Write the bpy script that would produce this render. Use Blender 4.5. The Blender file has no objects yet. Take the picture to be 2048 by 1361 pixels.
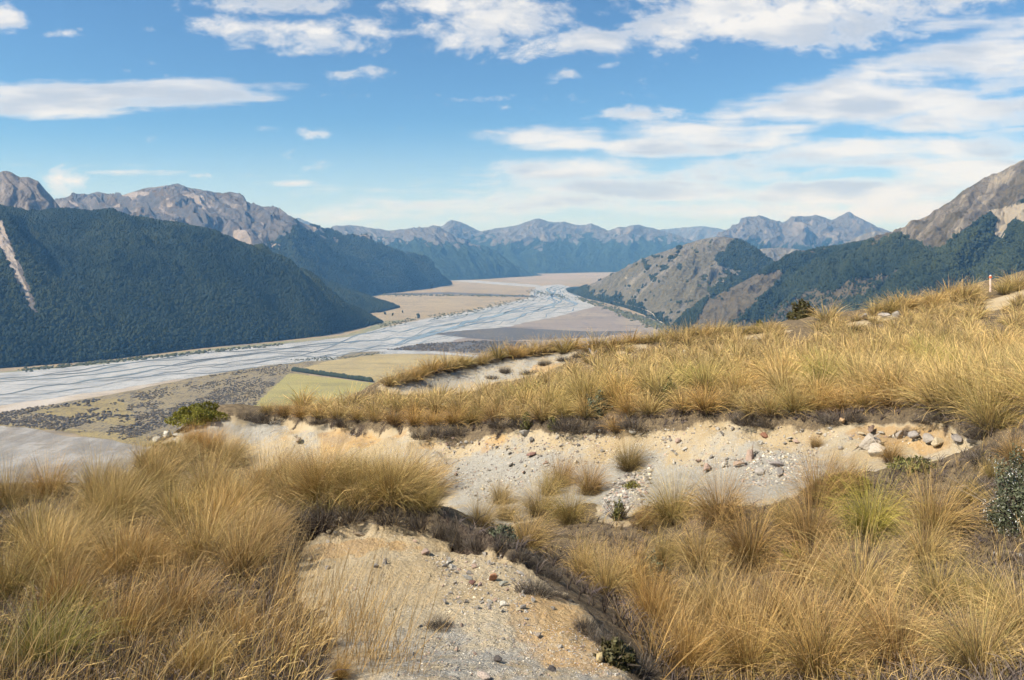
import bpy, bmesh, math, random
import numpy as np
from mathutils import Vector
from mathutils.bvhtree import BVHTree

# ------------------------------------------------------------------ camera, sky, sun, exposure
SC = bpy.context.scene
COL = SC.collection
F, HX, HY = 1592.0, 1024.0, 500.0          # focal length in photograph pixels, centre column, eye-level row
HV = 400.0                                  # eye height above the valley floor (m)
cd = bpy.data.cameras.new("camera"); cam = bpy.data.objects.new("camera", cd); COL.objects.link(cam)
cam.location = (0, 0, 0); cam.rotation_euler = (math.radians(90), 0, 0)
cd.sensor_width = 36.0; cd.lens = F / 2048 * 36.0; cd.shift_y = -(680.5 - HY) / 2048
cd.clip_start = 0.05; cd.clip_end = 90000
SC.camera = cam
SC.view_settings.view_transform = 'Standard'; SC.view_settings.look = 'None'
SC.view_settings.exposure = 0.70; SC.view_settings.gamma = 1.0
SC.view_settings.use_curve_mapping = False
cy = SC.cycles
cy.use_adaptive_sampling = True; cy.adaptive_threshold = 0.03
cy.max_bounces = 3; cy.diffuse_bounces = 2; cy.glossy_bounces = 2; cy.transmission_bounces = 3
cy.volume_bounces = 0; cy.transparent_max_bounces = 4; cy.caustics_reflective = False; cy.caustics_refractive = False
cy.use_denoising = True
SUN_EL, SUN_ROT = math.radians(45), math.radians(-112)   # sun to the left, a touch behind
sv = Vector((math.sin(SUN_ROT) * math.cos(SUN_EL), math.cos(SUN_ROT) * math.cos(SUN_EL), math.sin(SUN_EL)))
ld = bpy.data.lights.new("sun", 'SUN'); ld.energy = 5.0; ld.use_shadow = True; ld.angle = math.radians(0.53); ld.color = (1.0, 0.92, 0.78)
sun = bpy.data.objects.new("sun", ld); COL.objects.link(sun)
sun.rotation_euler = (-sv).to_track_quat('-Z', 'Y').to_euler(); sun.location = (-40, 0, 60)


class NT:
    """small helper for building node trees"""
    def __init__(s, tree):
        s.t = tree; s.n = tree.nodes; s.l = tree.links
    def add(s, typ, ins=None, **kw):
        nd = s.n.new(typ)
        for k, v in kw.items(): setattr(nd, k, v)
        for k, v in (ins or {}).items(): s.set(nd.inputs[k], v)
        return nd
    def set(s, sock, v):
        if isinstance(v, bpy.types.NodeSocket): s.l.new(v, sock)
        elif isinstance(v, (tuple, list)) and len(v) == 3 and sock.type == 'RGBA': sock.default_value = (*v, 1)
        else: sock.default_value = v
    def m(s, op, a, b=None, c=None, clamp=False):
        nd = s.add('ShaderNodeMath', operation=op, use_clamp=clamp)
        for i, v in enumerate((a, b, c)):
            if v is not None: s.set(nd.inputs[i], v)
        return nd.outputs[0]
    def vm(s, op, a, b=None):
        nd = s.add('ShaderNodeVectorMath', operation=op)
        s.set(nd.inputs[0], a)
        if b is not None: s.set(nd.inputs[1], b)
        return nd.outputs[0]
    def ss(s, x, a, b):                      # smoothstep
        nd = s.add('ShaderNodeMapRange', interpolation_type='SMOOTHSTEP')
        s.set(nd.inputs[0], x); nd.inputs[1].default_value = a; nd.inputs[2].default_value = b
        return nd.outputs[0]
    def mix(s, f, a, b, blend='MIX'):
        nd = s.add('ShaderNodeMix', data_type='RGBA', blend_type=blend)
        s.set(nd.inputs[0], f); s.set(nd.inputs[6], a); s.set(nd.inputs[7], b)
        return nd.outputs[2]
    def noise(s, vec, scale, detail=4, rough=0.55, dist=0.0, out=0):
        nd = s.add('ShaderNodeTexNoise', {'Scale': scale, 'Detail': detail, 'Roughness': rough, 'Distortion': dist})
        if vec is not None: s.l.new(vec, nd.inputs['Vector'])
        return nd.outputs[out]
    def mapping(s, vec, scale=(1, 1, 1), rot=(0, 0, 0), loc=(0, 0, 0)):
        nd = s.add('ShaderNodeMapping', {'Scale': scale, 'Rotation': rot, 'Location': loc})
        s.l.new(vec, nd.inputs['Vector']); return nd.outputs[0]


# world: Nishita sky with cloud decks laid in by direction
W = bpy.data.worlds.new("World"); SC.world = W; W.use_nodes = True
W.node_tree.nodes.clear(); w = NT(W.node_tree)
sky = w.add('ShaderNodeTexSky', sky_type='NISHITA', sun_disc=False, sun_elevation=SUN_EL, sun_rotation=SUN_ROT,
            altitude=900, air_density=1.0, dust_density=0.6, ozone_density=2.2)
tc = w.add('ShaderNodeTexCoord')
sep = w.add('ShaderNodeSeparateXYZ', {0: tc.outputs['Generated']})
DX, DY, DZ = sep.outputs
ady = w.m('MAXIMUM', w.m('ABSOLUTE', DY), 0.02)
U = w.m('DIVIDE', DX, ady); V = w.m('DIVIDE', DZ, ady)          # tangent coordinates: azimuth and height
UV = w.add('ShaderNodeCombineXYZ', {0: U, 1: V}).outputs[0]

ACC = [None]

def blob(cx, cyy, rx, ry, rot=0.0, gain=1.0):
    """soft elongated patch of cloud; centre and radii given in photograph pixels"""
    mp = w.add('ShaderNodeMapping', {'Location': ((cx - HX) / F, (HY - cyy) / F, 0), 'Rotation': (0, 0, rot), 'Scale': (rx * 1.6 / F, ry * 1.6 / F, 1)}, vector_type='TEXTURE')
    w.l.new(UV, mp.inputs['Vector'])
    return w.add('ShaderNodeTexGradient', {0: mp.outputs[0]}, gradient_type='SPHERICAL').outputs[1], gain

def total(lst, gain=1.5):
    o = 0.0
    for x, gn_ in lst: o = w.m('MAXIMUM', w.m('MULTIPLY', x, gn_ * gain), o)
    return o

warp = w.noise(w.mapping(UV, (3, 8, 1)), 1.0, 3, 0.6, out=1)
UVw = w.vm('ADD', UV, w.vm('MULTIPLY', w.vm('SUBTRACT', warp, (0.5, 0.5, 0.5)), (0.10, 0.035, 0)))
puff = w.noise(w.mapping(UVw, (9, 16, 1)), 1.0, 6, 0.62)                       # broken cumulus
fine = w.noise(w.mapping(UVw, (26, 44, 1), loc=(3, 7, 0)), 1.0, 4, 0.62)
strk = w.noise(w.mapping(UVw, (3.2, 26, 1), rot=(0, 0, math.radians(-7)), loc=(1.7, 3.1, 0)), 1.0, 6, 0.58)   # wind-drawn streaks
cum = total([blob(560, 5, 170, 30, 0, .85), blob(560, 70, 190, 34, -.05, 1.0), blob(420, 50, 60, 26, 0, .8), blob(960, 40, 210, 62, -.08, 1.05),
             blob(1150, 85, 150, 36, .05, .9), blob(720, 55, 90, 34, 0, .75), blob(10, 35, 45, 26, 0, .95), blob(132, 66, 46, 12, .1, .6), blob(1500, 25, 260, 70, .03, 1.1),
             blob(1800, 15, 190, 62, .2, 1.05), blob(1330, 60, 140, 38, 0, .8), blob(1640, 70, 180, 24, .04, .9),
             blob(1140, 150, 50, 22, .15, .7), blob(1215, 130, 40, 12, .1, .62), blob(950, 198, 80, 16, 0, .6), blob(1010, 215, 40, 12, 0, .5), blob(640, 268, 56, 13, -.05, .6),
             blob(1155, 200, 60, 18, -.1, .55), blob(1290, 230, 110, 18, -.03, .8), blob(120, 368, 46, 26, 0, .9), blob(385, 352, 28, 8, 0, .6), blob(690, 150, 90, 14, .0, .45), blob(640, 190, 60, 12, 0, .45)])
len_ = total([blob(200, 190, 360, 30, .0, 1.1), blob(120, 215, 160, 22, -.03, .8), blob(470, 195, 190, 22, 0, .6),
              blob(1850, 165, 310, 58, .2, 1.25), blob(1650, 205, 220, 22, .12, .9), blob(2010, 100, 120, 50, .3, 1.0), blob(1990, 230, 230, 36, .12, 1.1), blob(2060, 270, 260, 26, .1, 1.0),
              blob(1420, 278, 190, 32, .06, 1.15), blob(1560, 262, 120, 20, .1, .8), blob(1100, 278, 130, 22, -.03, .95), blob(1850, 300, 330, 36, .06, 1.0), blob(1560, 335, 260, 34, .08, 1.0),
              blob(1140, 338, 190, 22, 0, .9), blob(1320, 378, 330, 26, .0, .85), blob(1700, 380, 260, 32, .02, .9), blob(1940, 345, 200, 40, .06, .9),
              blob(1000, 400, 420, 40, 0, .62), blob(1500, 430, 500, 34, 0, .60), blob(720, 425, 240, 34, 0, .5), blob(585, 368, 60, 8, 0, .6), blob(200, 330, 200, 8, 0, .3), blob(240, 345, 120, 6, 0, .35),
              blob(350, 258, 420, 10, 0, .25), blob(1900, 420, 260, 26, 0, .75), blob(1600, 45, 420, 60, .03, .25), blob(1890, 45, 130, 24, 0, .55)], 1.75)
side = w.m('MULTIPLY', w.ss(w.m('ABSOLUTE', U), 0.75, 1.6), 0.30)              # broken cloud goes on all round
up = w.m('MULTIPLY', w.ss(V, 0.40, 0.62), 0.35)
cum = w.m('ADD', cum, w.m('MULTIPLY_ADD', side, 0.5, up))
n1 = w.m('MULTIPLY_ADD', w.m('SUBTRACT', puff, 0.5), 3.4, w.m('MULTIPLY', w.m('SUBTRACT', fine, 0.5), 1.7))
d1 = w.ss(w.m('MULTIPLY_ADD', w.m('MINIMUM', cum, 1.0), 1.15, n1), 0.44, 1.45)
n2 = w.m('MULTIPLY_ADD', w.m('SUBTRACT', strk, 0.5), 3.0, w.m('MULTIPLY', w.m('SUBTRACT', fine, 0.5), 0.9))
d2 = w.ss(w.m('ADD', w.m('MULTIPLY', w.m('MINIMUM', w.m('ADD', len_, side), 1.1), 1.0), n2), 0.36, 1.30)
dens = w.m('MAXIMUM', d1, w.m('MULTIPLY', d2, 0.93), clamp=True)
sh = w.noise(w.mapping(UVw, (5, 22, 1), loc=(5, .022 * 22, 0)), 1.0, 4, 0.55)
shade = w.m('MULTIPLY', w.ss(sh, 0.40, 0.62), w.ss(dens, 0.45, 0.95))
ccol = w.mix(shade, (8.5, 8.3, 8.0), (5.2, 5.7, 6.5))
skyc = w.mix(1.0, sky.outputs[0], (0.68, 1.00, 1.18), 'MULTIPLY')
low = w.m('MULTIPLY', w.ss(V, 0.17, 0.0), 0.7)
skyc = w.mix(low, skyc, (6.4, 7.4, 8.2))
final = w.mix(w.m('MULTIPLY', dens, 0.96), skyc, ccol)
bg = w.add('ShaderNodeBackground', {'Color': final, 'Strength': 0.070})
wo = w.add('ShaderNodeOutputWorld'); w.l.new(bg.outputs[0], wo.inputs[0])
W.cycles.sampling_method = 'MANUAL'; W.cycles.sample_map_resolution = 256

# ------------------------------------------------------------------ helpers
rng = np.random.default_rng(7)
random.seed(7)

def _h(ix, iy, seed):
    n = (ix.astype(np.int64) * 374761393 + iy.astype(np.int64) * 668265263 + seed * 1274126177) & 0xffffffff
    n = ((n ^ (n >> 13)) * 1274126177) & 0xffffffff
    return ((n ^ (n >> 16)) & 0xffff) / 65535.0 * (2 * np.pi)

def gn(x, y, seed=0):
    """2-D gradient noise, about -0.7..0.7"""
    x = np.asarray(x, float); y = np.asarray(y, float)
    ix, iy = np.floor(x), np.floor(y); fx, fy = x - ix, y - iy
    sx = fx * fx * fx * (fx * (fx * 6 - 15) + 10); sy = fy * fy * fy * (fy * (fy * 6 - 15) + 10)
    def g(a, b):
        t = _h(ix + a, iy + b, seed); return np.cos(t) * (fx - a) + np.sin(t) * (fy - b)
    a = g(0, 0) * (1 - sx) + g(1, 0) * sx; b = g(0, 1) * (1 - sx) + g(1, 1) * sx
    return a * (1 - sy) + b * sy

def fbm(x, y, oct=4, seed=0, gain=0.5):
    o, a, f = 0, 1.0, 1.0
    for k in range(oct): o = o + a * gn(x * f, y * f, seed + k * 17); a *= gain; f *= 2.03
    return o

def ridged(x, y, oct=4, seed=0, gain=0.5):
    o, a, f = 0, 1.0, 1.0
    for k in range(oct): o = o + a * (1 - 2.2 * np.abs(gn(x * f, y * f, seed + k * 17))); a *= gain; f *= 2.07
    return o

def sstep(x, a, b):
    t = np.clip((x - a) / (b - a), 0, 1); return t * t * (3 - 2 * t)

def mesh(name, V_, faces, smooth=False, attrs=None):
    """mesh from numpy arrays; faces (n,3) or (n,4); attrs {name: (n,4) point colours or (n,) floats}"""
    V_ = np.asarray(V_, np.float32); faces = np.asarray(faces, np.int32)
    me = bpy.data.meshes.new(name); k = faces.shape[1]
    me.vertices.add(len(V_)); me.vertices.foreach_set('co', V_.ravel())
    me.loops.add(faces.size); me.loops.foreach_set('vertex_index', faces.ravel())
    me.polygons.add(len(faces)); me.polygons.foreach_set('loop_start', np.arange(0, faces.size, k, dtype=np.int32))
    me.polygons.foreach_set('use_smooth', np.full(len(faces), smooth))
    for an, arr in (attrs or {}).items():
        arr = np.asarray(arr, np.float32)
        if arr.ndim == 1: at = me.attributes.new(an, 'FLOAT', 'POINT'); at.data.foreach_set('value', arr)
        else: at = me.attributes.new(an, 'FLOAT_COLOR', 'POINT'); at.data.foreach_set('color', arr.ravel())
    me.update(calc_edges=True); return me

def obj(name, me, mat=None, parent=None, label=None, cat=None, group=None, kind=None):
    o = bpy.data.objects.new(name, me); COL.objects.link(o)
    if mat is not None and me is not None and not me.materials: me.materials.append(mat)
    if parent is not None: o.parent = parent
    tag(o, label, cat, group, kind); return o

def tag(o, label=None, cat=None, group=None, kind=None):
    for k, v in (('label', label), ('category', cat), ('group', group), ('kind', kind)):
        if v: o[k] = v

def grid_faces(nr, nc):
    i = np.arange(nr * nc).reshape(nr, nc)
    return np.stack([i[:-1, :-1], i[:-1, 1:], i[1:, 1:], i[1:, :-1]], -1).reshape(-1, 4)

def material(name, rough=0.9, spec=0.15):
    mt = bpy.data.materials.new(name); mt.use_nodes = True; mt.node_tree.nodes.clear(); t = NT(mt.node_tree)
    b = t.add('ShaderNodeBsdfPrincipled', {'Roughness': rough, 'Specular IOR Level': spec})
    o = t.add('ShaderNodeOutputMaterial'); t.l.new(b.outputs[0], o.inputs[0])
    return mt, t, b

def attr(t, name, typ='GEOMETRY'):
    return t.add('ShaderNodeAttribute', attribute_name=name, attribute_type=typ)

def bump(t, b, h, strength=0.5, dist=0.02):
    nd = t.add('ShaderNodeBump', {'Strength': strength, 'Distance': dist, 'Height': h}); t.l.new(nd.outputs[0], b.inputs['Normal'])

def valley(px, py):
    """photograph pixel -> point on the valley floor"""
    Y = HV * F / (np.asarray(py, float) - HY); return np.stack([(np.asarray(px, float) - HX) / F * Y, Y], -1)

def pt(px, py, Y):
    return ((px - HX) / F * Y, Y, (HY - py) / F * Y)

# ------------------------------------------------------------------ valley floor, riverbed, paddocks
def flat_mat(name, c1, c2, c3, scale, spec=0.1, stripes=None, speck=None):
    mt, t, b = material(name, 0.95, spec); p = t.add('ShaderNodeNewGeometry').outputs['Position']
    p = t.mapping(p, (1, .35, 1), rot=(0, 0, .45))
    a = t.noise(p, scale, 8, 0.62); c = t.noise(p, scale * 5.3, 6, 0.65)
    col = t.mix(t.ss(a, 0.36, 0.64), c1, c2); col = t.mix(t.ss(c, 0.50, 0.72), col, c3)
    q = t.mapping(t.add('ShaderNodeNewGeometry').outputs['Position'], (.22, 1.0, 1), rot=(0, 0, .12)); e = t.noise(q, scale * 3.2, 7, .68)
    col = t.mix(t.m('MULTIPLY', t.ss(e, .48, .68), .7), col, tuple(x * .70 for x in c3)); col = t.mix(t.m('MULTIPLY', t.ss(e, .46, .30), .5), col, tuple(min(.6, x * 1.18) for x in c1))
    if speck:
        d = t.noise(p, scale * 24, 3, 0.7); col = t.mix(t.m('MULTIPLY', t.ss(d, 0.52, 0.62), 0.8), col, speck)
    t.set(b.inputs['Base Color'], col); return mt

M_plain = flat_mat('dry_plain', (.30, .235, .15), (.24, .20, .14), (.20, .17, .13), .004)
M_gravel = flat_mat('river_gravel', (.29, .30, .31), (.37, .375, .38), (.22, .23, .24), .012, .2)
M_arm = flat_mat('arm_gravel', (.17, .16, .145), (.33, .325, .315), (.24, .20, .15), .022, .1, speck=(.30, .27, .23))
M_tanbed = flat_mat('dry_riverbed', (.36, .31, .25), (.43, .40, .37), (.31, .26, .20), .005)
M_scrub = flat_mat('scrub_flat', (.19, .16, .105), (.23, .19, .11), (.26, .21, .115), .006, speck=(.055, .055, .06))
M_yellow = flat_mat('yellow_grass', (.29, .235, .105), (.25, .20, .09), (.20, .165, .085), .008, speck=(.10, .085, .07))
M_green = flat_mat('paddock_green', (.27, .245, .09), (.30, .265, .11), (.25, .215, .10), .006)
M_tan = flat_mat('paddock_tan', (.33, .27, .135), (.30, .25, .13), (.26, .21, .12), .005)
M_terr = flat_mat('terrace_grass', (.30, .245, .16), (.27, .22, .145), (.22, .185, .13), .004)
M_plum = flat_mat('bare_flats', (.215, .185, .165), (.27, .235, .19), (.165, .145, .145), .003)
M_dark = flat_mat('dark_flats_cloud_shadow', (.085, .085, .09), (.11, .105, .10), (.13, .12, .11), .006, speck=(.16, .15, .13))  # dark ground tone, also used for the painted cloud shadow
M_pale = flat_mat('pink_flats', (.30, .245, .19), (.27, .225, .16), (.24, .205, .15), .002)
M_bank = flat_mat('bank_grass', (.20, .20, .12), (.26, .235, .15), (.13, .14, .09), .010)
LAYER = [0]

def rough_poly(P, amp, step=None, seed=1):
    """closed outline with fractal in-and-out, in metres"""
    P = np.asarray(P, float); Q = np.roll(P, -1, 0); out = []
    for a, b in zip(P, Q):
        L = np.hypot(*(b - a)); n = max(2, int(L / (step or L / 6)))
        n = min(n, 160); t = np.linspace(0, 1, n, endpoint=False)[:, None]; seg = a + (b - a) * t
        out.append(seg)
    P = np.concatenate(out); k = amp * 6; w_ = lambda sd: fbm(P[:, 0] / k, P[:, 1] / k, 4, sd, .45)
    return P + np.stack([w_(seed), w_(seed + 500)], 1) * amp * 1.3

def sheet(name, pix, mat, amp=12, z=None, seed=1, label=None):
    LAYER[0] += 1
    P = valley(*np.array(pix, float).T); P = rough_poly(P, amp, amp * 1.2, seed)
    bm = bmesh.new(); vs = [bm.verts.new((x, y, 0)) for x, y in P]
    f = bm.faces.new(vs); bmesh.ops.triangulate(bm, faces=[f])
    me = bpy.data.meshes.new(name); bm.normal_update()
    for f in bm.faces:
        if f.normal.z < 0: f.normal_flip()
    bm.to_mesh(me); bm.free()
    o = obj(name, me, mat, kind='structure', label=label); o.location.z = -HV + (z if z is not None else 0.05 * LAYER[0]); return o

me = mesh('valley_floor', [(-26000, 300, 0), (26000, 300, 0), (26000, 24000, 0), (-26000, 24000, 0)], [(0, 1, 2, 3)])
o = obj('valley_floor', me, M_plain, kind='structure'); o.location.z = -HV
TB = np.array([(-1400, 830), (-700, 790), (-250, 762), (0, 744), (200, 727), (400, 702), (550, 688), (650, 677), (740, 662), (800, 648), (880, 633), (940, 623), (1000, 610), (1055, 597), (1062, 584), (1075, 573), (1120, 569)], float)
BB = np.array([(-1400, 960), (-700, 890), (-250, 850), (0, 812), (200, 784), (350, 760), (500, 741), (650, 724), (740, 713), (830, 703), (960, 668), (1040, 648), (1120, 632), (1195, 612), (1165, 598), (1152, 588), (1150, 577)], float)
sheet('dry_riverbed', [(-1400, 975), (-700, 900), (-260, 862), (-250, 800), (0, 780), (300, 755), (500, 735), (560, 726), (480, 742), (380, 760), (250, 786), (0, 835)], M_tanbed, 14, seed=3)
sheet('flats', [(770, 700), (850, 672), (1000, 640), (1130, 622), (1200, 612), (1330, 642), (1370, 690), (1100, 720), (900, 720)], M_plum, 16, seed=4)
sheet('terrace', [(740, 592), (820, 588), (1000, 591), (1062, 600), (960, 618), (880, 633), (800, 648), (735, 665), (740, 640), (780, 620)], M_terr, 16, seed=5)
sheet('far_flat', [(860, 561), (1000, 563), (1060, 568), (1062, 577), (1010, 585), (860, 585)], M_terr, 26, seed=6)
sheet('far_plain', [(985, 557), (1080, 548), (1290, 545), (1230, 563), (1150, 567), (1060, 566)], M_pale, 30, seed=7)
sheet('riverbed', [*TB, *BB[::-1]], M_gravel, 16, seed=8)
sheet('gravel_arm', [(862, 559), (900, 558), (1000, 565), (1080, 571), (1085, 576), (1000, 570), (900, 562)], M_gravel, 20, seed=9)
sheet('gravel_strip', [(745, 588), (900, 585), (1070, 592), (1075, 596), (900, 589), (745, 591)], M_dark, 8, seed=10)
sheet('river_arm', [(-1400, 980), (-700, 905), (-300, 860), (0, 846), (60, 856), (130, 872), (240, 884), (330, 900), (250, 960), (-300, 1000), (-1400, 1100)], M_arm, 12, seed=11)
sheet('bank', [(0, 744), (200, 726), (400, 700), (550, 686), (690, 671), (740, 655), (765, 643), (810, 640), (770, 655), (700, 674), (560, 689), (400, 704), (200, 729), (0, 747)], M_bank, 10, seed=12)
sheet('scrub_flat', [(-260, 862), (0, 826), (220, 790), (420, 750), (560, 728), (640, 722), (740, 714), (770, 703), (700, 705), (640, 735), (600, 770), (520, 800), (520, 860), (330, 905), (200, 872), (0, 850)], M_scrub, 14, seed=13)
sheet('grass_patch', [(60, 824), (180, 800), (240, 798), (275, 840), (265, 856), (150, 838)], M_yellow, 12, seed=14)
sheet('grass_strip', [(-200, 852), (0, 846), (110, 858), (230, 866), (330, 880), (330, 905), (240, 884), (110, 862), (0, 852)], M_yellow, 9, seed=15)
sheet('green_paddock', [(520, 800), (578, 747), (748, 767), (860, 782), (830, 840), (640, 850), (500, 820)], M_green, 5, seed=16)
sheet('tan_paddock', [(590, 742), (660, 722), (780, 706), (900, 712), (1000, 722), (960, 800), (752, 766)], M_tan, 6, seed=17)
sheet('dark_flat', [(775, 700), (850, 688), (960, 682), (1050, 684), (1060, 700), (980, 708), (880, 703)], M_dark, 14, seed=18)  # dark sheet: a cloud's shadow painted into the colour of the flat
sheet('gravel_strand', [(760, 704), (860, 703), (960, 712), (960, 716), (860, 708), (760, 709)], M_gravel, 8, seed=19)
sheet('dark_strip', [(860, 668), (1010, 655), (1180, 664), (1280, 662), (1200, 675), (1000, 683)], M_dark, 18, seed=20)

# braided channels
def lerp_line(L, t):
    x = t * (len(L) - 1); i = np.clip(np.floor(x).astype(int), 0, len(L) - 2); f = (x - i)[:, None]
    return L[i] * (1 - f) + L[i + 1] * f
Tw, Bw = valley(*TB.T), valley(*BB.T)
mt_w, t, b = material('river_water', 0.25, 0.4)
p = t.add('ShaderNodeNewGeometry').outputs['Position']
t.set(b.inputs['Base Color'], t.mix(t.ss(t.noise(p, .004, 3), .4, .6), (.17, .19, .20), (.225, .275, .305)))
bump(t, b, t.noise(p, .25, 3), .25, .3)
Vs, Fs, n0 = [], [], 0
chan = [(0.0, 1.0, .45, 1.5, 0), (.0, .75, .25, 1.1, 1), (.1, .9, .6, 1.2, 2)]
r2 = np.random.default_rng(21)
for k in range(40):
    a = r2.uniform(-.05, .85); chan.append((max(0, a), min(1, a + r2.uniform(.10, .45)), r2.uniform(.06, .94), r2.uniform(.2, 1.0) ** 3 * .8 + .14, 10 + k))
for t0, t1, s0, wd, sd in chan:
    n = max(12, int((t1 - t0) * 260)); tt = np.linspace(t0, t1, n)
    s_ = s0 + .5 * fbm(tt * 6 + sd * 3.7, tt * 0 + sd, 4, 3, .5); s_ = (.04 + .92 * (1 - np.abs(1 - np.mod(s_, 2))))[:, None]
    P = lerp_line(Tw, tt) * (1 - s_) + lerp_line(Bw, tt) * s_
    d = np.gradient(P, axis=0); d /= np.maximum(np.linalg.norm(d, axis=1), 1e-6)[:, None]; nr = np.stack([-d[:, 1], d[:, 0]], 1)
    wv = wd * (1.8 + P[:, 1] * .0019) * (1 + 1.1 * gn(tt * 40 + sd, tt * 0 + .5 + sd, 9)) * np.sqrt(np.clip(np.sin(np.linspace(.04, np.pi - .04, n)), 0, 1))
    wv = np.maximum(wv, .5)[:, None]
    z = np.full((n, 1), -HV + 1.2 + .04 * (sd % 7))
    Vs.append(np.concatenate([np.hstack([P + nr * wv, z]), np.hstack([P - nr * wv, z])]))
    i = np.arange(n - 1); Fs.append(np.stack([i, i + n, i + n + 1, i + 1], 1) + n0); n0 += 2 * n
me = mesh('river', np.concatenate(Vs), np.concatenate(Fs)); obj('river', me, mt_w, kind='structure', label='braided blue-grey river channels on the gravel bed')

# ------------------------------------------------------------------ mountains
def mountain_mat(name, forest, rock, pale, brown, fine=.02):
    """mask: r forest, g scree, b heath"""
    mt, t, b = material(name, 0.95, 0.08)
    a = attr(t, 'mask'); sp = t.add('ShaderNodeSeparateColor', {0: a.outputs['Color']})
    p = t.add('ShaderNodeNewGeometry').outputs['Position']; uv = attr(t, 'run').outputs['Vector']
    st = t.noise(t.mapping(uv, (1, .16, 1)), fine * .9, 7, 0.66)          # stretched down the slope
    sm = t.noise(p, fine * 2.2, 6, 0.65); n3 = t.noise(p, fine * .35, 5, 0.6)
    rk = t.mix(t.ss(st, .46, .74), rock, pale); rk = t.mix(t.m('MULTIPLY', t.ss(sm, .50, .66), .7), rk, tuple(c * .55 for c in rock))
    he = t.mix(t.ss(sm, .40, .62), brown, tuple(c * .62 for c in brown)); he = t.mix(t.m('MULTIPLY', t.ss(st, .5, .7), .6), he, tuple(c * 1.35 for c in brown))
    fo = t.mix(t.ss(n3, .35, .65), forest, tuple(c * f for c, f in zip(forest, (1.5, 1.4, 1.1)))); fo = t.mix(t.ss(sm, .42, .60), fo, tuple(c * .5 for c in forest))
    col = t.mix(t.ss(t.m('ADD', sp.outputs[2], t.m('MULTIPLY', t.m('SUBTRACT', st, .5), .8)), .35, .6), rk, he)
    col = t.mix(t.ss(t.m('ADD', sp.outputs[0], t.m('MULTIPLY', t.m('SUBTRACT', sm, .5), .9)), .42, .58), col, fo)
    col = t.mix(t.ss(t.m('ADD', sp.outputs[1], t.m('MULTIPLY', t.m('SUBTRACT', st, .5), .8)), .45, .65), col, pale)
    t.set(b.inputs['Base Color'], col)
    bump(t, b, t.m('ADD', t.m('MULTIPLY', st, 1.0), sm), .9, .35 / fine)
    return mt

FOREST = (.020, .032, .020)
M_mA = mountain_mat('forest_mountain', FOREST, (.15, .13, .115), (.34, .29, .25), (.13, .105, .075))
M_mB = mountain_mat('grey_mountain', FOREST, (.105, .10, .10), (.30, .255, .22), (.13, .105, .08), .012)
M_mC = mountain_mat('far_mountain', (.020, .034, .022), (.11, .105, .105), (.20, .18, .16), (.12, .10, .075), .006)
M_mD = mountain_mat('tussock_hill', FOREST, (.13, .12, .10), (.28, .255, .205), (.125, .113, .076), .022)
M_mE = mountain_mat('right_mountain', (.017, .026, .018), (.13, .11, .085), (.31, .265, .195), (.115, .095, .06), .02)
MT = {}

def curve(P, n):
    """resample a px polyline to n points evenly in chord length of (px) with light smoothing"""
    P = np.asarray(P, float); x = P[:, 0]; s = np.linspace(0, 1, n)
    q = np.concatenate([[0], np.cumsum(np.hypot(np.diff(P[:, 0]), np.diff(P[:, 1])))]); q /= q[-1]
    return np.stack([np.interp(s, q, P[:, k]) for k in range(P.shape[1])], 1)

def inpoly(px, py, poly):
    poly = np.asarray(poly, float); ins = np.zeros(px.shape, bool); j = len(poly) - 1
    for i in range(len(poly)):
        xi, yi = poly[i]; xj, yj = poly[j]
        c = ((yi > py) != (yj > py)) & (px < (xj - xi) * (py - yi) / (yj - yi + 1e-12) + xi)
        ins ^= c; j = i
    return ins

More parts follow.
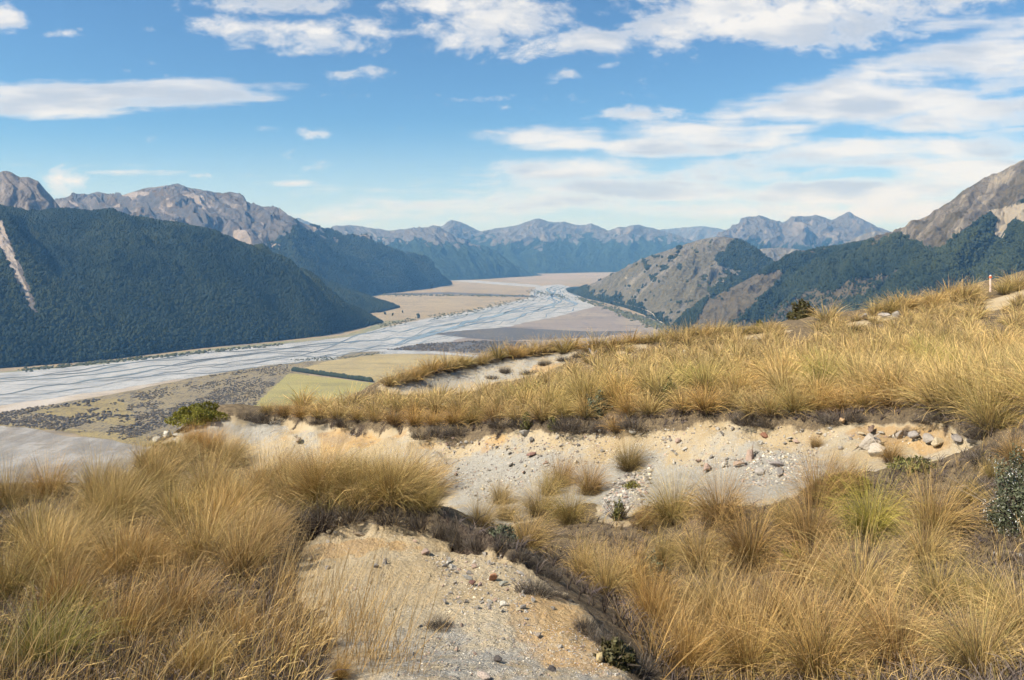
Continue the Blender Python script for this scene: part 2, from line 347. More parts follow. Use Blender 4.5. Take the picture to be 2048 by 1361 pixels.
def mountain(name, crest, base, mat, nu=420, nv=150, pw=1.0, gully=60, gf=.0016, rough=14, rf=.012, crag=8, seed=1, back=1500, maskf=None, label=None, gpow=.7):
    """crest (px,py,Y) and base (px,Y[,z]) lines -> a real slope between them with spurs and gullies, and a far side behind the crest"""
    C = curve(crest, nu); cx = (C[:, 0] - HX) / F * C[:, 2]; cyy = C[:, 2]; cz = (HY - C[:, 1]) / F * C[:, 2]
    B = np.array([(b[0], b[1], b[2] if len(b) > 2 else -HV - 1.5) for b in base], float)
    Bc = np.stack([(B[:, 0] - HX) / F * B[:, 1], B[:, 1], B[:, 2]], 1); q = np.linspace(0, 1, len(Bc)) if False else np.concatenate([[0], np.cumsum(np.linalg.norm(np.diff(Bc, axis=0), axis=1))])
    q /= q[-1]; s = np.linspace(0, 1, nu); Bc = np.stack([np.interp(s, q, Bc[:, k]) for k in range(3)], 1)
    L = np.concatenate([[0], np.cumsum(np.hypot(np.diff(cx), np.diff(cyy)))])
    cz = cz + crag * fbm(L * .004, L * 0 + seed, 5, seed + 5, .62)
    nb = nv // 4
    v = np.concatenate([np.linspace(0, 1, nv) ** .92, 1 + np.linspace(.02, 1, nb)]); VV = v[:, None] * np.ones((1, nu)); UU = np.ones((len(v), 1)) * L[None]
    vf = np.clip(VV, 0, 1); bk = np.clip(VV - 1, 0, 1)
    X = Bc[:, 0] * (1 - vf) + cx * vf; Y = Bc[:, 1] * (1 - vf) + cyy * vf
    Z = Bc[:, 2] + (cz - Bc[:, 2]) * (vf ** pw)
    dx, dy = cx - Bc[:, 0], cyy - Bc[:, 1]; dl = np.maximum(np.hypot(dx, dy), 1)
    X = X + dx / dl * back * bk; Y = Y + dy / dl * back * bk; Z = np.where(VV > 1, cz - (cz + HV + 2) * bk ** .8, Z)
    H = dl[None] * vf
    wx = UU + 160 * fbm(UU * .0012, H * .0016, 3, seed + 40)
    g = ridged(wx * gf, H * gf * .20, 6, seed, .56) - .6
    Hh = np.clip(cz - Bc[:, 2], 0, None)
    env = np.clip(np.sin(np.pi * np.clip(vf, 0, 1)), 0, 1) ** gpow * np.minimum(1, Hh / 350)
    Z = Z + gully * g * env + rough * fbm(X * rf, Y * rf, 5, seed + 9, .58) * np.minimum(1, env * 2.2)
    Z = np.maximum(Z, -HV - 2)
    X = X + env * gully * .5 * fbm(UU * gf * 1.7, H * gf * 1.7, 3, seed + 77)
    px = HX + X / Y * F; py = HY - Z / Y * F
    mask = np.zeros(X.shape + (4,)); mask[..., 3] = 1
    nz = fbm(UU * .006, H * .0018, 5, seed + 3, .58)
    if maskf: maskf(mask, px, py, vf, g, nz)
    run = np.stack([UU, H, np.zeros_like(H), np.ones_like(H)], -1)
    me = mesh(name, np.stack([X, Y, Z], -1).reshape(-1, 3), grid_faces(len(v), nu), True, {'mask': mask.reshape(-1, 4), 'run': run.reshape(-1, 4)})
    o = obj(name, me, mat, kind='structure', label=label)
    MT[name] = (X[:nv], Y[:nv], Z[:nv], mask[:nv], px[:nv], py[:nv]); return o

def m_left(M, px, py, v, g, nz):
    M[..., 0] = .95 - sstep(v, .94, 1.0) * .1
    M[..., 0] -= .8 * sstep(-np.abs(px - np.interp(py, [450, 490, 530, 590, 640], [-2, 12, 30, 58, 72])) + nz * 8, -16, -6) * (py > 445) * (py < 625)
    M[..., 1] = .8 * sstep(-np.abs(px - np.interp(py, [450, 490, 530, 590, 640], [-2, 10, 25, 52, 66])) + nz * 10, -14, -5) * (py > 440) * (py < 600)
    M[..., 2] = .2
def m_peak(M, px, py, v, g, nz):
    M[..., 0] = sstep(py + 12 * nz, 416, 426) * .9
    M[..., 1] = sstep(py, 362, 385) * sstep(-g + nz * .6, -.3, .5) * .9
    M[..., 2] = .15
def m_grey(M, px, py, v, g, nz):
    tl = np.interp(px, [100, 300, 440, 520, 560, 620, 700, 800, 900], [440, 470, 500, 505, 490, 455, 478, 500, 540])
    M[..., 0] = sstep(py + 34 * nz + 16 * g, tl - 10, tl + 12) * .97
    M[..., 1] = sstep(py, 372, 392) * sstep(-(py - 424 - 22 * nz), 0, 14) * sstep(g * -.3 + nz * .5, -.22, .12) * (px < 560) * .85
    M[..., 1] += .75 * sstep(nz, .22, .42) * (py > 440) * (py < 545) * (px < 560)
    M[..., 2] = .25 + .3 * (nz > .2)
def m_far(tl, sc=.3):
    def f(M, px, py, v, g, nz):
        t_ = np.interp(px, *tl)
        M[..., 0] = sstep(py + 26 * nz - 14 * g, t_ - 4, t_ + 5) * .97
        M[..., 1] = sstep(nz, sc, sc + .15) * sstep(py, t_ + 40, t_) * .8
        M[..., 2] = .2
    return f
def m_bare(M, px, py, v, g, nz): M[..., 0] = .0; M[..., 1] = sstep(nz, -.1, .4) * .6; M[..., 2] = .3
def m_hill(M, px, py, v, g, nz):
    M[..., 2] = .62 - .5 * sstep(nz, .0, .4) - .25 * sstep(py, 520, 480)
    fo = inpoly(px + 18 * nz, py + 16 * nz, [(1430, 500), (1470, 478), (1500, 478), (1560, 520), (1640, 570), (1560, 560), (1520, 550), (1450, 540), (1430, 520)])
    low = sstep(py - np.interp(px, [1130, 1200, 1280, 1330, 1400], [570, 585, 605, 640, 700]) + 26 * nz, -4, 6)
    n9 = fbm(px * .06, py * .10, 4, 91, .6); spot = sstep(n9 + nz * .4, .34, .46); nz = nz * .5 + n9 * .7
    st1 = inpoly(px + 10 * nz, py + 10 * nz, [(1415, 580), (1480, 545), (1520, 545), (1470, 580), (1440, 610), (1425, 600)])
    M[..., 0] = np.maximum.reduce([fo * .9, low * .9, spot * .75, st1 * .85])
    M[..., 1] = sstep(-nz, .2, .45) * .5 * (1 - fo)
def m_right(M, px, py, v, g, nz):
    tl = np.interp(px, [1500, 1640, 1740, 1800, 1850, 1885, 1930, 1985, 2048, 2300], [520, 498, 478, 470, 490, 492, 462, 418, 402, 300])
    M[..., 0] = sstep(py + 16 * nz, tl - 4, tl + 5) * .97
    scree = inpoly(px + 9 * nz, py + 8 * nz, [(1975, 420), (2010, 412), (2060, 408), (2060, 450), (2030, 440), (2000, 480), (1990, 470), (1995, 440)])
    heath = inpoly(px + 12 * nz, py + 9 * nz, [(1440, 560), (1560, 540), (1570, 552), (1530, 590), (1480, 640), (1400, 690), (1380, 650)])
    low = inpoly(px + 16 * nz, py + 16 * nz, [(1480, 645), (1600, 590), (1690, 570), (1790, 535), (1800, 545), (1700, 610), (1560, 680), (1440, 700)])
    M[..., 0] = np.where(scree, .1, np.where(heath, .1, np.where(low, .38, M[..., 0])))
    M[..., 1] = np.where(scree, .9, sstep(nz, .05, .4) * .55 * (py < tl))
    M[..., 2] = np.where(heath, .6, np.where(low, .75, .3 + .3 * (nz < -.1)))

K = 400 * 1592
mountain('far_mountain', [(1250, 480, 21000), (1300, 462, 21000), (1345, 457, 21000), (1400, 453, 21000), (1440, 458, 21000), (1500, 465, 21000), (1850, 470, 21000), (1900, 485, 20000)], [(1200, 17500), (1900, 17000)], M_mC, 240, 60, gully=170, gf=.0008, rough=25, rf=.003, crag=25, seed=11, maskf=m_bare, label='faint pale range on the right horizon')
mountain('back_range', [(380, 455, 18000), (560, 440, 18000), (600, 437, 18000), (640, 455, 17500), (690, 462, 17200), (760, 470, 17000), (840, 462, 17000), (880, 456, 17000), (905, 443, 17000), (935, 452, 16800), (960, 464, 16500), (1000, 456, 16500), (1040, 450, 16500), (1075, 440, 16500), (1100, 446, 16500), (1130, 445, 16500), (1160, 452, 16500), (1182, 447, 16500), (1215, 461, 16500), (1260, 452, 16500), (1300, 456, 16500), (1340, 466, 16300), (1400, 490, 16000), (1480, 510, 15500)],
         [(300, 14500), (700, 13600), (900, 13300), (1000, 13200), (1100, 13400), (1180, 14000), (1260, 14300), (1500, 14000)], M_mC, 460, 110, gully=210, gf=.0007, rough=25, rf=.003, crag=22, seed=23, maskf=m_far(([300, 900, 960, 1050, 1120, 1200, 1260, 1500], [470, 470, 466, 474, 468, 470, 462, 480])), label='blue forested range closing the valley head')
mountain('twin_peak_mountain', [(1400, 490, 13500), (1440, 468, 13500), (1470, 456, 13500), (1500, 440, 13500), (1520, 435, 13500), (1545, 440, 13500), (1572, 451, 13500), (1600, 437, 13500), (1630, 430, 13500), (1664, 441, 13500), (1699, 428, 13500), (1740, 450, 13300), (1775, 468, 13200), (1830, 490, 13000), (1900, 510, 13000)],
         [(1380, 10600), (1900, 10000)], M_mC, 300, 110, gully=230, gf=.0009, rough=25, rf=.004, crag=16, seed=31, maskf=m_far(([1400, 1500, 1560, 1620, 1700, 1800], [470, 470, 476, 478, 474, 480])), label='blue mountain with three rounded summits right of the valley head')
mountain('pale_hill', [(1640, 510, 9300), (1690, 486, 9200), (1725, 470, 9200), (1752, 462, 9200), (1790, 467, 9200), (1850, 480, 9200)], [(1600, 8300), (1860, 8200)], M_mD, 120, 50, gully=40, gf=.003, rough=20, rf=.006, crag=8, seed=37, maskf=m_bare, label='pale bare shoulder below the three-topped mountain')
mountain('bald_hill', [(1440, 530, 8200), (1490, 508, 8200), (1522, 498, 8200), (1560, 495, 8200), (1600, 500, 8200), (1660, 518, 8200), (1720, 540, 8000)], [(1420, 7300), (1720, 7200)], M_mD, 160, 60, gully=50, gf=.004, rough=25, rf=.008, crag=8, seed=41, maskf=m_bare, label='low pale hill in the gap behind the round hill')
mountain('valley_spur', [(480, 470, 14500), (600, 462, 14300), (650, 462, 14200), (668, 456, 14000), (700, 450, 13800), (740, 456, 13600), (775, 464, 13500), (830, 459, 13400), (862, 456, 13300), (882, 466, 13200), (915, 480, 13100), (950, 498, 13000), (1000, 524, 12900), (1050, 545, 12700), (1085, 551, 12480)],
         [(500, 10800), (760, 10400), (890, 10270), (960, 10700), (1020, 11500), (1070, 12100), (1086, 12450)], M_mC, 360, 120, gully=190, gf=.0010, rough=22, rf=.004, crag=14, seed=47, maskf=m_far(([480, 700, 760, 840, 880, 1000], [470, 470, 476, 462, 474, 470]), .34), label='blue wooded spur reaching into the valley from the left')
mountain('grey_mountain', [(-60, 420, 7600), (60, 412, 7600), (110, 400, 7600), (150, 392, 7600), (172, 389, 7600), (195, 384, 7600), (235, 394, 7500), (262, 386, 7500), (300, 375, 7500), (332, 374, 7500), (355, 367, 7500), (385, 379, 7500), (420, 391, 7500), (452, 387, 7500), (490, 405, 7500), (540, 425, 7600), (600, 443, 7800), (640, 462, 8000), (680, 481, 8200), (720, 492, 8400), (770, 508, 8600), (820, 524, 8800), (860, 548, 9000), (901, 569, K / 69)],
         [(-60, 5600), (300, 5400), (560, 5500), (700, 6300), (765, 7250), (800, 7500), (850, 8150), (885, 8800), (902, K / 68.6)], M_mB, 560, 190, gully=170, gf=.0022, rough=24, rf=.010, crag=12, seed=53, maskf=m_grey, label='grey rocky mountain with scree slopes and forest below')
mountain('wooded_spur', [(330, 470, 6400), (430, 490, 6300), (500, 512, 6200), (560, 530, 6100), (620, 550, 6000), (700, 580, 5800), (750, 600, 5650), (796, 616, K / 116)], [(360, 4800), (560, 4700), (690, 4800), (760, 5100), (797, K / 115.8)], M_mA, 300, 90, gully=45, gf=.003, rough=10, rf=.01, crag=5, seed=59, maskf=lambda M, px, py, v, g, nz: M.__setitem__((..., 0), .95), label='dark wooded spur between the two left mountains')
mountain('rocky_peak', [(-420, 380, 5400), (-200, 400, 5300), (-60, 372, 5200), (-15, 350, 5100), (8, 344, 5100), (24, 346, 5100), (40, 355, 5100), (58, 354, 5100), (76, 362, 5100), (98, 388, 5100), (122, 418, 5100), (170, 446, 5100), (230, 470, 5100)], [(-420, 4300, 60), (230, 4350, 60)], M_mA, 320, 90, gully=60, gf=.0032, rough=13, rf=.012, crag=9, seed=61, maskf=m_peak, label='brown craggy peak at the left edge')
mountain('forest_mountain', [(-700, 300, 3300), (-300, 372, 3700), (0, 413, 4000), (60, 425, 4050), (130, 419, 4100), (200, 426, 4150), (300, 442, 4200), (360, 450, 4260), (400, 462, 4300), (450, 484, 4350), (520, 523, 4400), (600, 573, 4450), (660, 603, 4460), (720, 630, 4450), (762, 646, K / 146)],
         [(-700, 2100), (-300, 2380), (0, 2680), (200, 2870), (400, 3230), (550, 3480), (640, 3680), (700, 3960), (740, 4200), (763, K / 145.6)], M_mA, 620, 240, pw=.92, gully=120, gf=.0013, rough=8, rf=.012, crag=3, seed=67, maskf=m_left, label='dark forested mountainside above the left riverbank')
mountain('round_hill', [(1136, 584, K / 84), (1160, 577, 7300), (1195, 565, 6900), (1230, 549, 6500), (1265, 531, 6300), (1300, 513, 6100), (1350, 496, 5900), (1390, 483, 5800), (1425, 475, 5750), (1450, 474, 5700), (1482, 480, 5650), (1512, 497, 5600), (1545, 522, 5500), (1590, 550, 5300), (1650, 580, 5100)],
         [(1138, K / 85), (1170, K / 97), (1210, K / 106), (1250, K / 116), (1290, K / 131), (1320, K / 146), (1350, K / 162), (1450, 3500), (1620, 3300)], M_mD, 460, 180, pw=.85, gully=36, gf=.0045, rough=18, rf=.018, crag=5, seed=71, maskf=m_hill, label='round tussock-covered hill above the right river bend')
mountain('right_mountain', [(1420, 600, 4700), (1480, 568, 4700), (1540, 534, 4700), (1600, 513, 4650), (1640, 501, 4600), (1700, 490, 4500), (1760, 477, 4400), (1820, 456, 4300), (1880, 421, 4200), (1915, 396, 4150), (1950, 371, 4100), (1985, 352, 4050), (2048, 322, 4000), (2150, 285, 3950), (2400, 220, 3800), (2800, 240, 3600)],
         [(1330, 3700), (1500, 3300), (1700, 2700), (2048, 2200), (2500, 1800), (3000, 1700)], M_mE, 560, 220, pw=.95, gully=80, gf=.0026, rough=20, rf=.014, crag=5, seed=83, maskf=m_right, label='big right-hand mountain, rock above dark forest')

# hill road, draped on the round hill
deps = None
X, Y, Z, _, px_, py_ = MT['round_hill']
bvh = BVHTree.FromPolygons([tuple(v) for v in np.stack([X, Y, Z], -1).reshape(-1, 3)], [tuple(int(i) for i in f) for f in grid_faces(*X.shape)])
road = curve([(1222, 603), (1235, 606), (1250, 610), (1270, 614), (1290, 621), (1304, 627), (1311, 634), (1314, 640), (1310, 645), (1322, 649), (1334, 654)], 70)
Vs = []
for x, y in road:
    h = bvh.ray_cast(Vector((0, 0, 0)), Vector(pt(x, y, 1)).normalized())
    if h[0] is not None: Vs.append(h[0])
mt_road, t, b = material('road_gravel', .95, .1); b.inputs['Base Color'].default_value = (.40, .37, .31, 1)
if len(Vs) > 4:
    P = np.array([tuple(v) for v in Vs])
    for _ in range(6): P[1:-1] = (P[:-2] + 2 * P[1:-1] + P[2:]) / 4
    d = np.gradient(P, axis=0); nr = np.stack([-d[:, 1], d[:, 0], d[:, 0] * 0], 1); nr /= np.linalg.norm(nr, axis=1)[:, None]
    lo, hi = P - nr * 6, P + nr * 6
    for A in (lo, hi): A[:, 2] += 4
    n = len(P); i = np.arange(n - 1)
    obj('hill_road', mesh('hill_road', np.concatenate([lo, hi]), np.stack([i, i + n, i + n + 1, i + 1], 1)), mt_road, kind='structure', label='pale road cut across the foot of the round hill')

# ------------------------------------------------------------------ forest: bush canopy as uncountable mass (geometry nodes on scattered points)
mt_can, t, b = material('canopy', .9, .1)
rnd = attr(t, 'tint', 'INSTANCER').outputs['Fac']; p = t.add('ShaderNodeNewGeometry').outputs['Position']
col = t.mix(rnd, (.012, .022, .012), (.055, .066, .026)); col = t.mix(t.ss(t.noise(p, .35, 2), .45, .6), col, (.010, .017, .011))
t.set(b.inputs['Base Color'], col)
ng = bpy.data.node_groups.new('canopy_scatter', 'GeometryNodeTree')
ng.interface.new_socket('Geometry', in_out='INPUT', socket_type='NodeSocketGeometry'); ng.interface.new_socket('Geometry', in_out='OUTPUT', socket_type='NodeSocketGeometry')
g = NT(ng); gi = g.add('NodeGroupInput'); go = g.add('NodeGroupOutput')
ico = g.add('GeometryNodeMeshIcoSphere', {'Radius': 1.0, 'Subdivisions': 2})
nz = g.add('ShaderNodeTexNoise', {'Scale': 1.7, 'Detail': 2.0}); pos = g.add('GeometryNodeInputPosition')
off = g.add('ShaderNodeVectorMath', operation='MULTIPLY'); g.l.new(nz.outputs[1], off.inputs[0]); off.inputs[1].default_value = (.9, .9, .9)
sp_ = g.add('GeometryNodeSetPosition'); g.l.new(ico.outputs[0], sp_.inputs['Geometry']); g.l.new(off.outputs[0], sp_.inputs['Offset'])
sm_ = g.add('GeometryNodeSetMaterial', {'Material': mt_can}); g.l.new(sp_.outputs[0], sm_.inputs['Geometry'])
iop = g.add('GeometryNodeInstanceOnPoints'); g.l.new(gi.outputs[0], iop.inputs['Points']); g.l.new(sm_.outputs[0], iop.inputs['Instance'])
na = g.add('GeometryNodeInputNamedAttribute', data_type='FLOAT_VECTOR', ); na.inputs['Name'].default_value = 'size'; g.l.new(na.outputs[0], iop.inputs['Scale'])
rr = g.add('FunctionNodeRandomValue', data_type='FLOAT_VECTOR'); rr.inputs[0].default_value = (0, 0, 0); rr.inputs[1].default_value = (.5, .5, 6.28); g.l.new(rr.outputs[0], iop.inputs['Rotation'])
g.l.new(iop.outputs[0], go.inputs[0])

def forest(name, src, n, size, label, seed, keep=None, sink=.2):
    r = np.random.default_rng(seed); X, Y, Z, M, px, py = MT[src]; nv, nu = X.shape
    a = r.uniform(0, nv - 1.001, n); c = r.uniform(0, nu - 1.001, n); i, j = a.astype(int), c.astype(int); fa, fc = a - i, c - j
    def s(A): return (A[i, j] * (1 - fa) * (1 - fc) + A[i + 1, j] * fa * (1 - fc) + A[i, j + 1] * (1 - fa) * fc + A[i + 1, j + 1] * fa * fc)
    P = np.stack([s(X), s(Y), s(Z)], 1); m = s(M[..., 0]) - s(M[..., 1]) * .8; ppx = s(px); ppy = s(py)
    ok = (m + r.normal(0, .12, n) > .5) & (ppx > -160) & (ppx < 2200)
    if keep: ok &= keep(ppx, ppy, fbm(P[:, 0] * .004, P[:, 1] * .004, 4, seed), r)
    P = P[ok]; k = len(P); sz = r.uniform(.45, 1.5, k) * size * (1 + .5 * gn(P[:, 0] * .01, P[:, 1] * .01, seed)); sc = np.stack([sz, sz, sz * r.uniform(.9, 1.5, k)], 1)
    P[:, 2] += sz * sink
    me = bpy.data.meshes.new(name); me.vertices.add(k); me.vertices.foreach_set('co', P.astype(np.float32).ravel())
    at = me.attributes.new('size', 'FLOAT_VECTOR', 'POINT'); at.data.foreach_set('vector', sc.astype(np.float32).ravel())
    at = me.attributes.new('tint', 'FLOAT', 'POINT'); at.data.foreach_set('value', np.clip(r.uniform(0, 1, k) * .45 + 1.2 * (fbm(P[:, 0] * .0018, P[:, 1] * .0018, 4, seed + 4) + .22), 0, 1).astype(np.float32))
    o = obj(name, me, None, kind='stuff', label=label); me.materials.append(mt_can)
    md = o.modifiers.new('scatter', 'NODES'); md.node_group = ng; return o

forest('forest', 'forest_mountain', 150000, 4.8, 'dark beech forest covering the left mountainside', 5)
forest('forest', 'grey_mountain', 80000, 6.5, 'forest on the lower slopes of the grey mountain', 6)
forest('forest', 'wooded_spur', 36000, 5.5, 'forest on the spur between the left mountains', 7)
forest('forest', 'right_mountain', 150000, 4.4, 'dark forest under the rock of the right mountain', 8)
forest('scrub', 'round_hill', 26000, 5.0, 'dark scrub patches on the round hill', 9)

# low matagouri scrub on the flat: uncountable
def flat_scrub(name, poly, n, size, label, seed, thr):
    r = np.random.default_rng(seed); P = np.array(poly, float); px = r.uniform(P[:, 0].min(), P[:, 0].max(), n); py = P[:, 1].min() + (P[:, 1].max() - P[:, 1].min()) * r.random(n); k = inpoly(px, py, P)
    k &= ~inpoly(px, py, np.array([(60, 824), (180, 800), (240, 798), (275, 840), (265, 856), (150, 838)], float)) if n > 5000 else k
    Q = valley(px[k], py[k]); d = fbm(Q[:, 0] * .007, Q[:, 1] * .0035, 5, seed, .65) + r.normal(0, .05, len(Q)); Q = Q[d > thr]; k = len(Q); sz = r.uniform(.5, 1.4, k) * size
    me = bpy.data.meshes.new(name); me.vertices.add(k); me.vertices.foreach_set('co', np.column_stack([Q, np.full(k, -HV + 1.0)]).astype(np.float32).ravel())
    at = me.attributes.new('size', 'FLOAT_VECTOR', 'POINT'); at.data.foreach_set('vector', np.stack([sz * 1.5, sz * 1.5, sz * .8], 1).astype(np.float32).ravel())
    at = me.attributes.new('tint', 'FLOAT', 'POINT'); at.data.foreach_set('value', r.random(k).astype(np.float32))
    o = obj(name, me, None, kind='stuff', label=label); me.materials.append(mt_can); md = o.modifiers.new('scatter', 'NODES'); md.node_group = ng2
mt_can2, t, b = material('flat_scrub', .95, .05)
t.set(b.inputs['Base Color'], t.mix(attr(t, 'tint', 'INSTANCER').outputs['Fac'], (.06, .052, .046), (.14, .112, .072)))
ng2 = ng.copy()
for nd in ng2.nodes:
    if nd.type == 'SET_MATERIAL': nd.inputs['Material'].default_value = mt_can2
flat_scrub('flat_scrub', [(-60, 838), (0, 826), (220, 790), (420, 752), (560, 730), (640, 724), (582, 741), (572, 748), (516, 800), (500, 850), (330, 900), (200, 870), (0, 850)], 26000, 1.35, 'dark low scrub dotting the flat below the river', 51, .0)
flat_scrub('flat_scrub', [(60, 824), (180, 800), (240, 798), (285, 845), (265, 862), (100, 852)], 900, 2.4, 'scattered dark scrub on the yellow grass patch', 53, .12)
flat_scrub('flat_scrub', [(775, 700), (850, 688), (960, 682), (1050, 684), (1060, 700), (980, 708), (880, 703)], 2500, 2.2, 'dark scrub standing in for a cloud shadow on the island flat', 52, -.3)  # scrub lumps added to darken the painted cloud shadow

# riverside scrub and the valley's trees
def lump(n, seed):
    """one rough leafy ball, unit radius"""
    r = np.random.default_rng(seed); bm = bmesh.new(); bmesh.ops.create_icosphere(bm, subdivisions=2, radius=1)
    for v in bm.verts: v.co *= 1 + .35 * (r.random() - .5)
    Vv = np.array([v.co[:] for v in bm.verts]); Ff = np.array([[v.index for v in f.verts] for f in bm.faces]); bm.free(); return Vv, Ff

def join(parts):
    Vs, Fs, n = [], [], 0
    for v, f in parts: Vs.append(v); Fs.append(f + n); n += len(v)
    return np.concatenate(Vs), np.concatenate(Fs)

LV, LF = lump(0, 3)
mt_far, t, b = material('valley_leaf', .9, .1); t.set(b.inputs['Base Color'], t.mix(t.noise(t.add('ShaderNodeNewGeometry').outputs['Position'], .15, 3), (.016, .026, .016), (.05, .06, .03)))
mt_bankscrub, t, b = material('bank_scrub', .9, .1); t.set(b.inputs['Base Color'], t.mix(t.noise(t.add('ShaderNodeNewGeometry').outputs['Position'], .08, 3), (.045, .055, .03), (.12, .12, .065)))
mt_fbark, t, b = material('valley_bark', .95, .05); b.inputs['Base Color'].default_value = (.06, .05, .04, 1)
parts = []
for (x0, y0, x1, y1, n, sp, sz) in [(590, 722, 660, 716, 60, 2, 1.6), (640, 722, 770, 706, 120, 2, 1.6), (760, 652, 830, 638, 90, 4, 3.0), (860, 636, 960, 620, 120, 4, 3.0), (960, 618, 1080, 592, 130, 4, 3.2), (745, 590, 1050, 593, 240, 1.5, 5), (1060, 582, 1130, 596, 120, 3, 4), (40, 742, 560, 690, 420, 2.2, 3.0), (1160, 597, 1330, 655, 300, 3, 5), (1225, 618, 1340, 662, 260, 7, 4)]:
    tt = rng.uniform(0, 1, n); P = valley(x0 + (x1 - x0) * tt + rng.normal(0, 6, n), y0 + (y1 - y0) * tt + rng.normal(0, sp * .6, n))
    for q in P:
        s_ = sz * rng.uniform(.5, 1.5); parts.append((LV * (s_ * 1.6, s_ * 1.6, s_) + (q[0], q[1], -HV + .5 + s_ * .3), LF))
v_, f_ = join(parts); obj('riverside_scrub', mesh('riverside_scrub', v_, f_, True), mt_bankscrub, kind='stuff', label='low dark scrub along the riverbanks')
LP, LPn = [], 0
q0, q1 = valley(586, 743), valley(745, 765); parts = []
for k in range(110):
    q = q0 + (q1 - q0) * (k + rng.uniform(-.4, .4)) / 110; s_ = rng.uniform(4.5, 7); parts.append((LV * (s_, s_, s_ * 1.25) + (q[0], q[1], s_ * .9), LF))
v_, f_ = join(parts); o = obj('hedge', mesh('hedge', v_, f_, True), mt_far, label='long dark shelter hedge between the green and tan paddocks', cat='hedge'); o.location.z = -HV + .8
for (x, y, h, lab) in [(837, 637, 26, 'tallest lone dark tree on the tan terrace by the river'), (770, 630, 16, 'small dark tree clump nearest the wooded spur tip'), (785, 632, 15, 'low dark tree just right of the clump by the spur tip'), (805, 626, 13, 'small tree on the terrace behind the lone dark tree')]:
    q = valley(x, y); r_ = bpy.data.objects.new('valley_tree', None); COL.objects.link(r_); r_.location = (q[0], q[1], -HV + .3); tag(r_, lab, 'tree', 'trees on the river terrace')
    a = np.linspace(0, 2 * np.pi, 7)[:-1]; tv = np.array([(np.cos(k) * w_, np.sin(k) * w_, z_) for z_, w_ in ((0, 1.2), (h * .6, .5)) for k in a]); tf = np.array([(k, (k + 1) % 6, 6 + (k + 1) % 6, 6 + k) for k in range(6)])
    obj('trunk', mesh('trunk', tv, tf, True), mt_fbark, r_)
    pp = [(LV * s_ * np.array((1, 1, 1.1)) + c_, LF) for s_, c_ in [(h * .3 * rng.uniform(.7, 1.1), np.array((rng.normal(0, h * .14), rng.normal(0, h * .14), h * zz))) for zz in np.linspace(.3, .85, 9)]]
    v_, f_ = join(pp); obj('crown', mesh('crown', v_, f_, True), mt_far, r_)

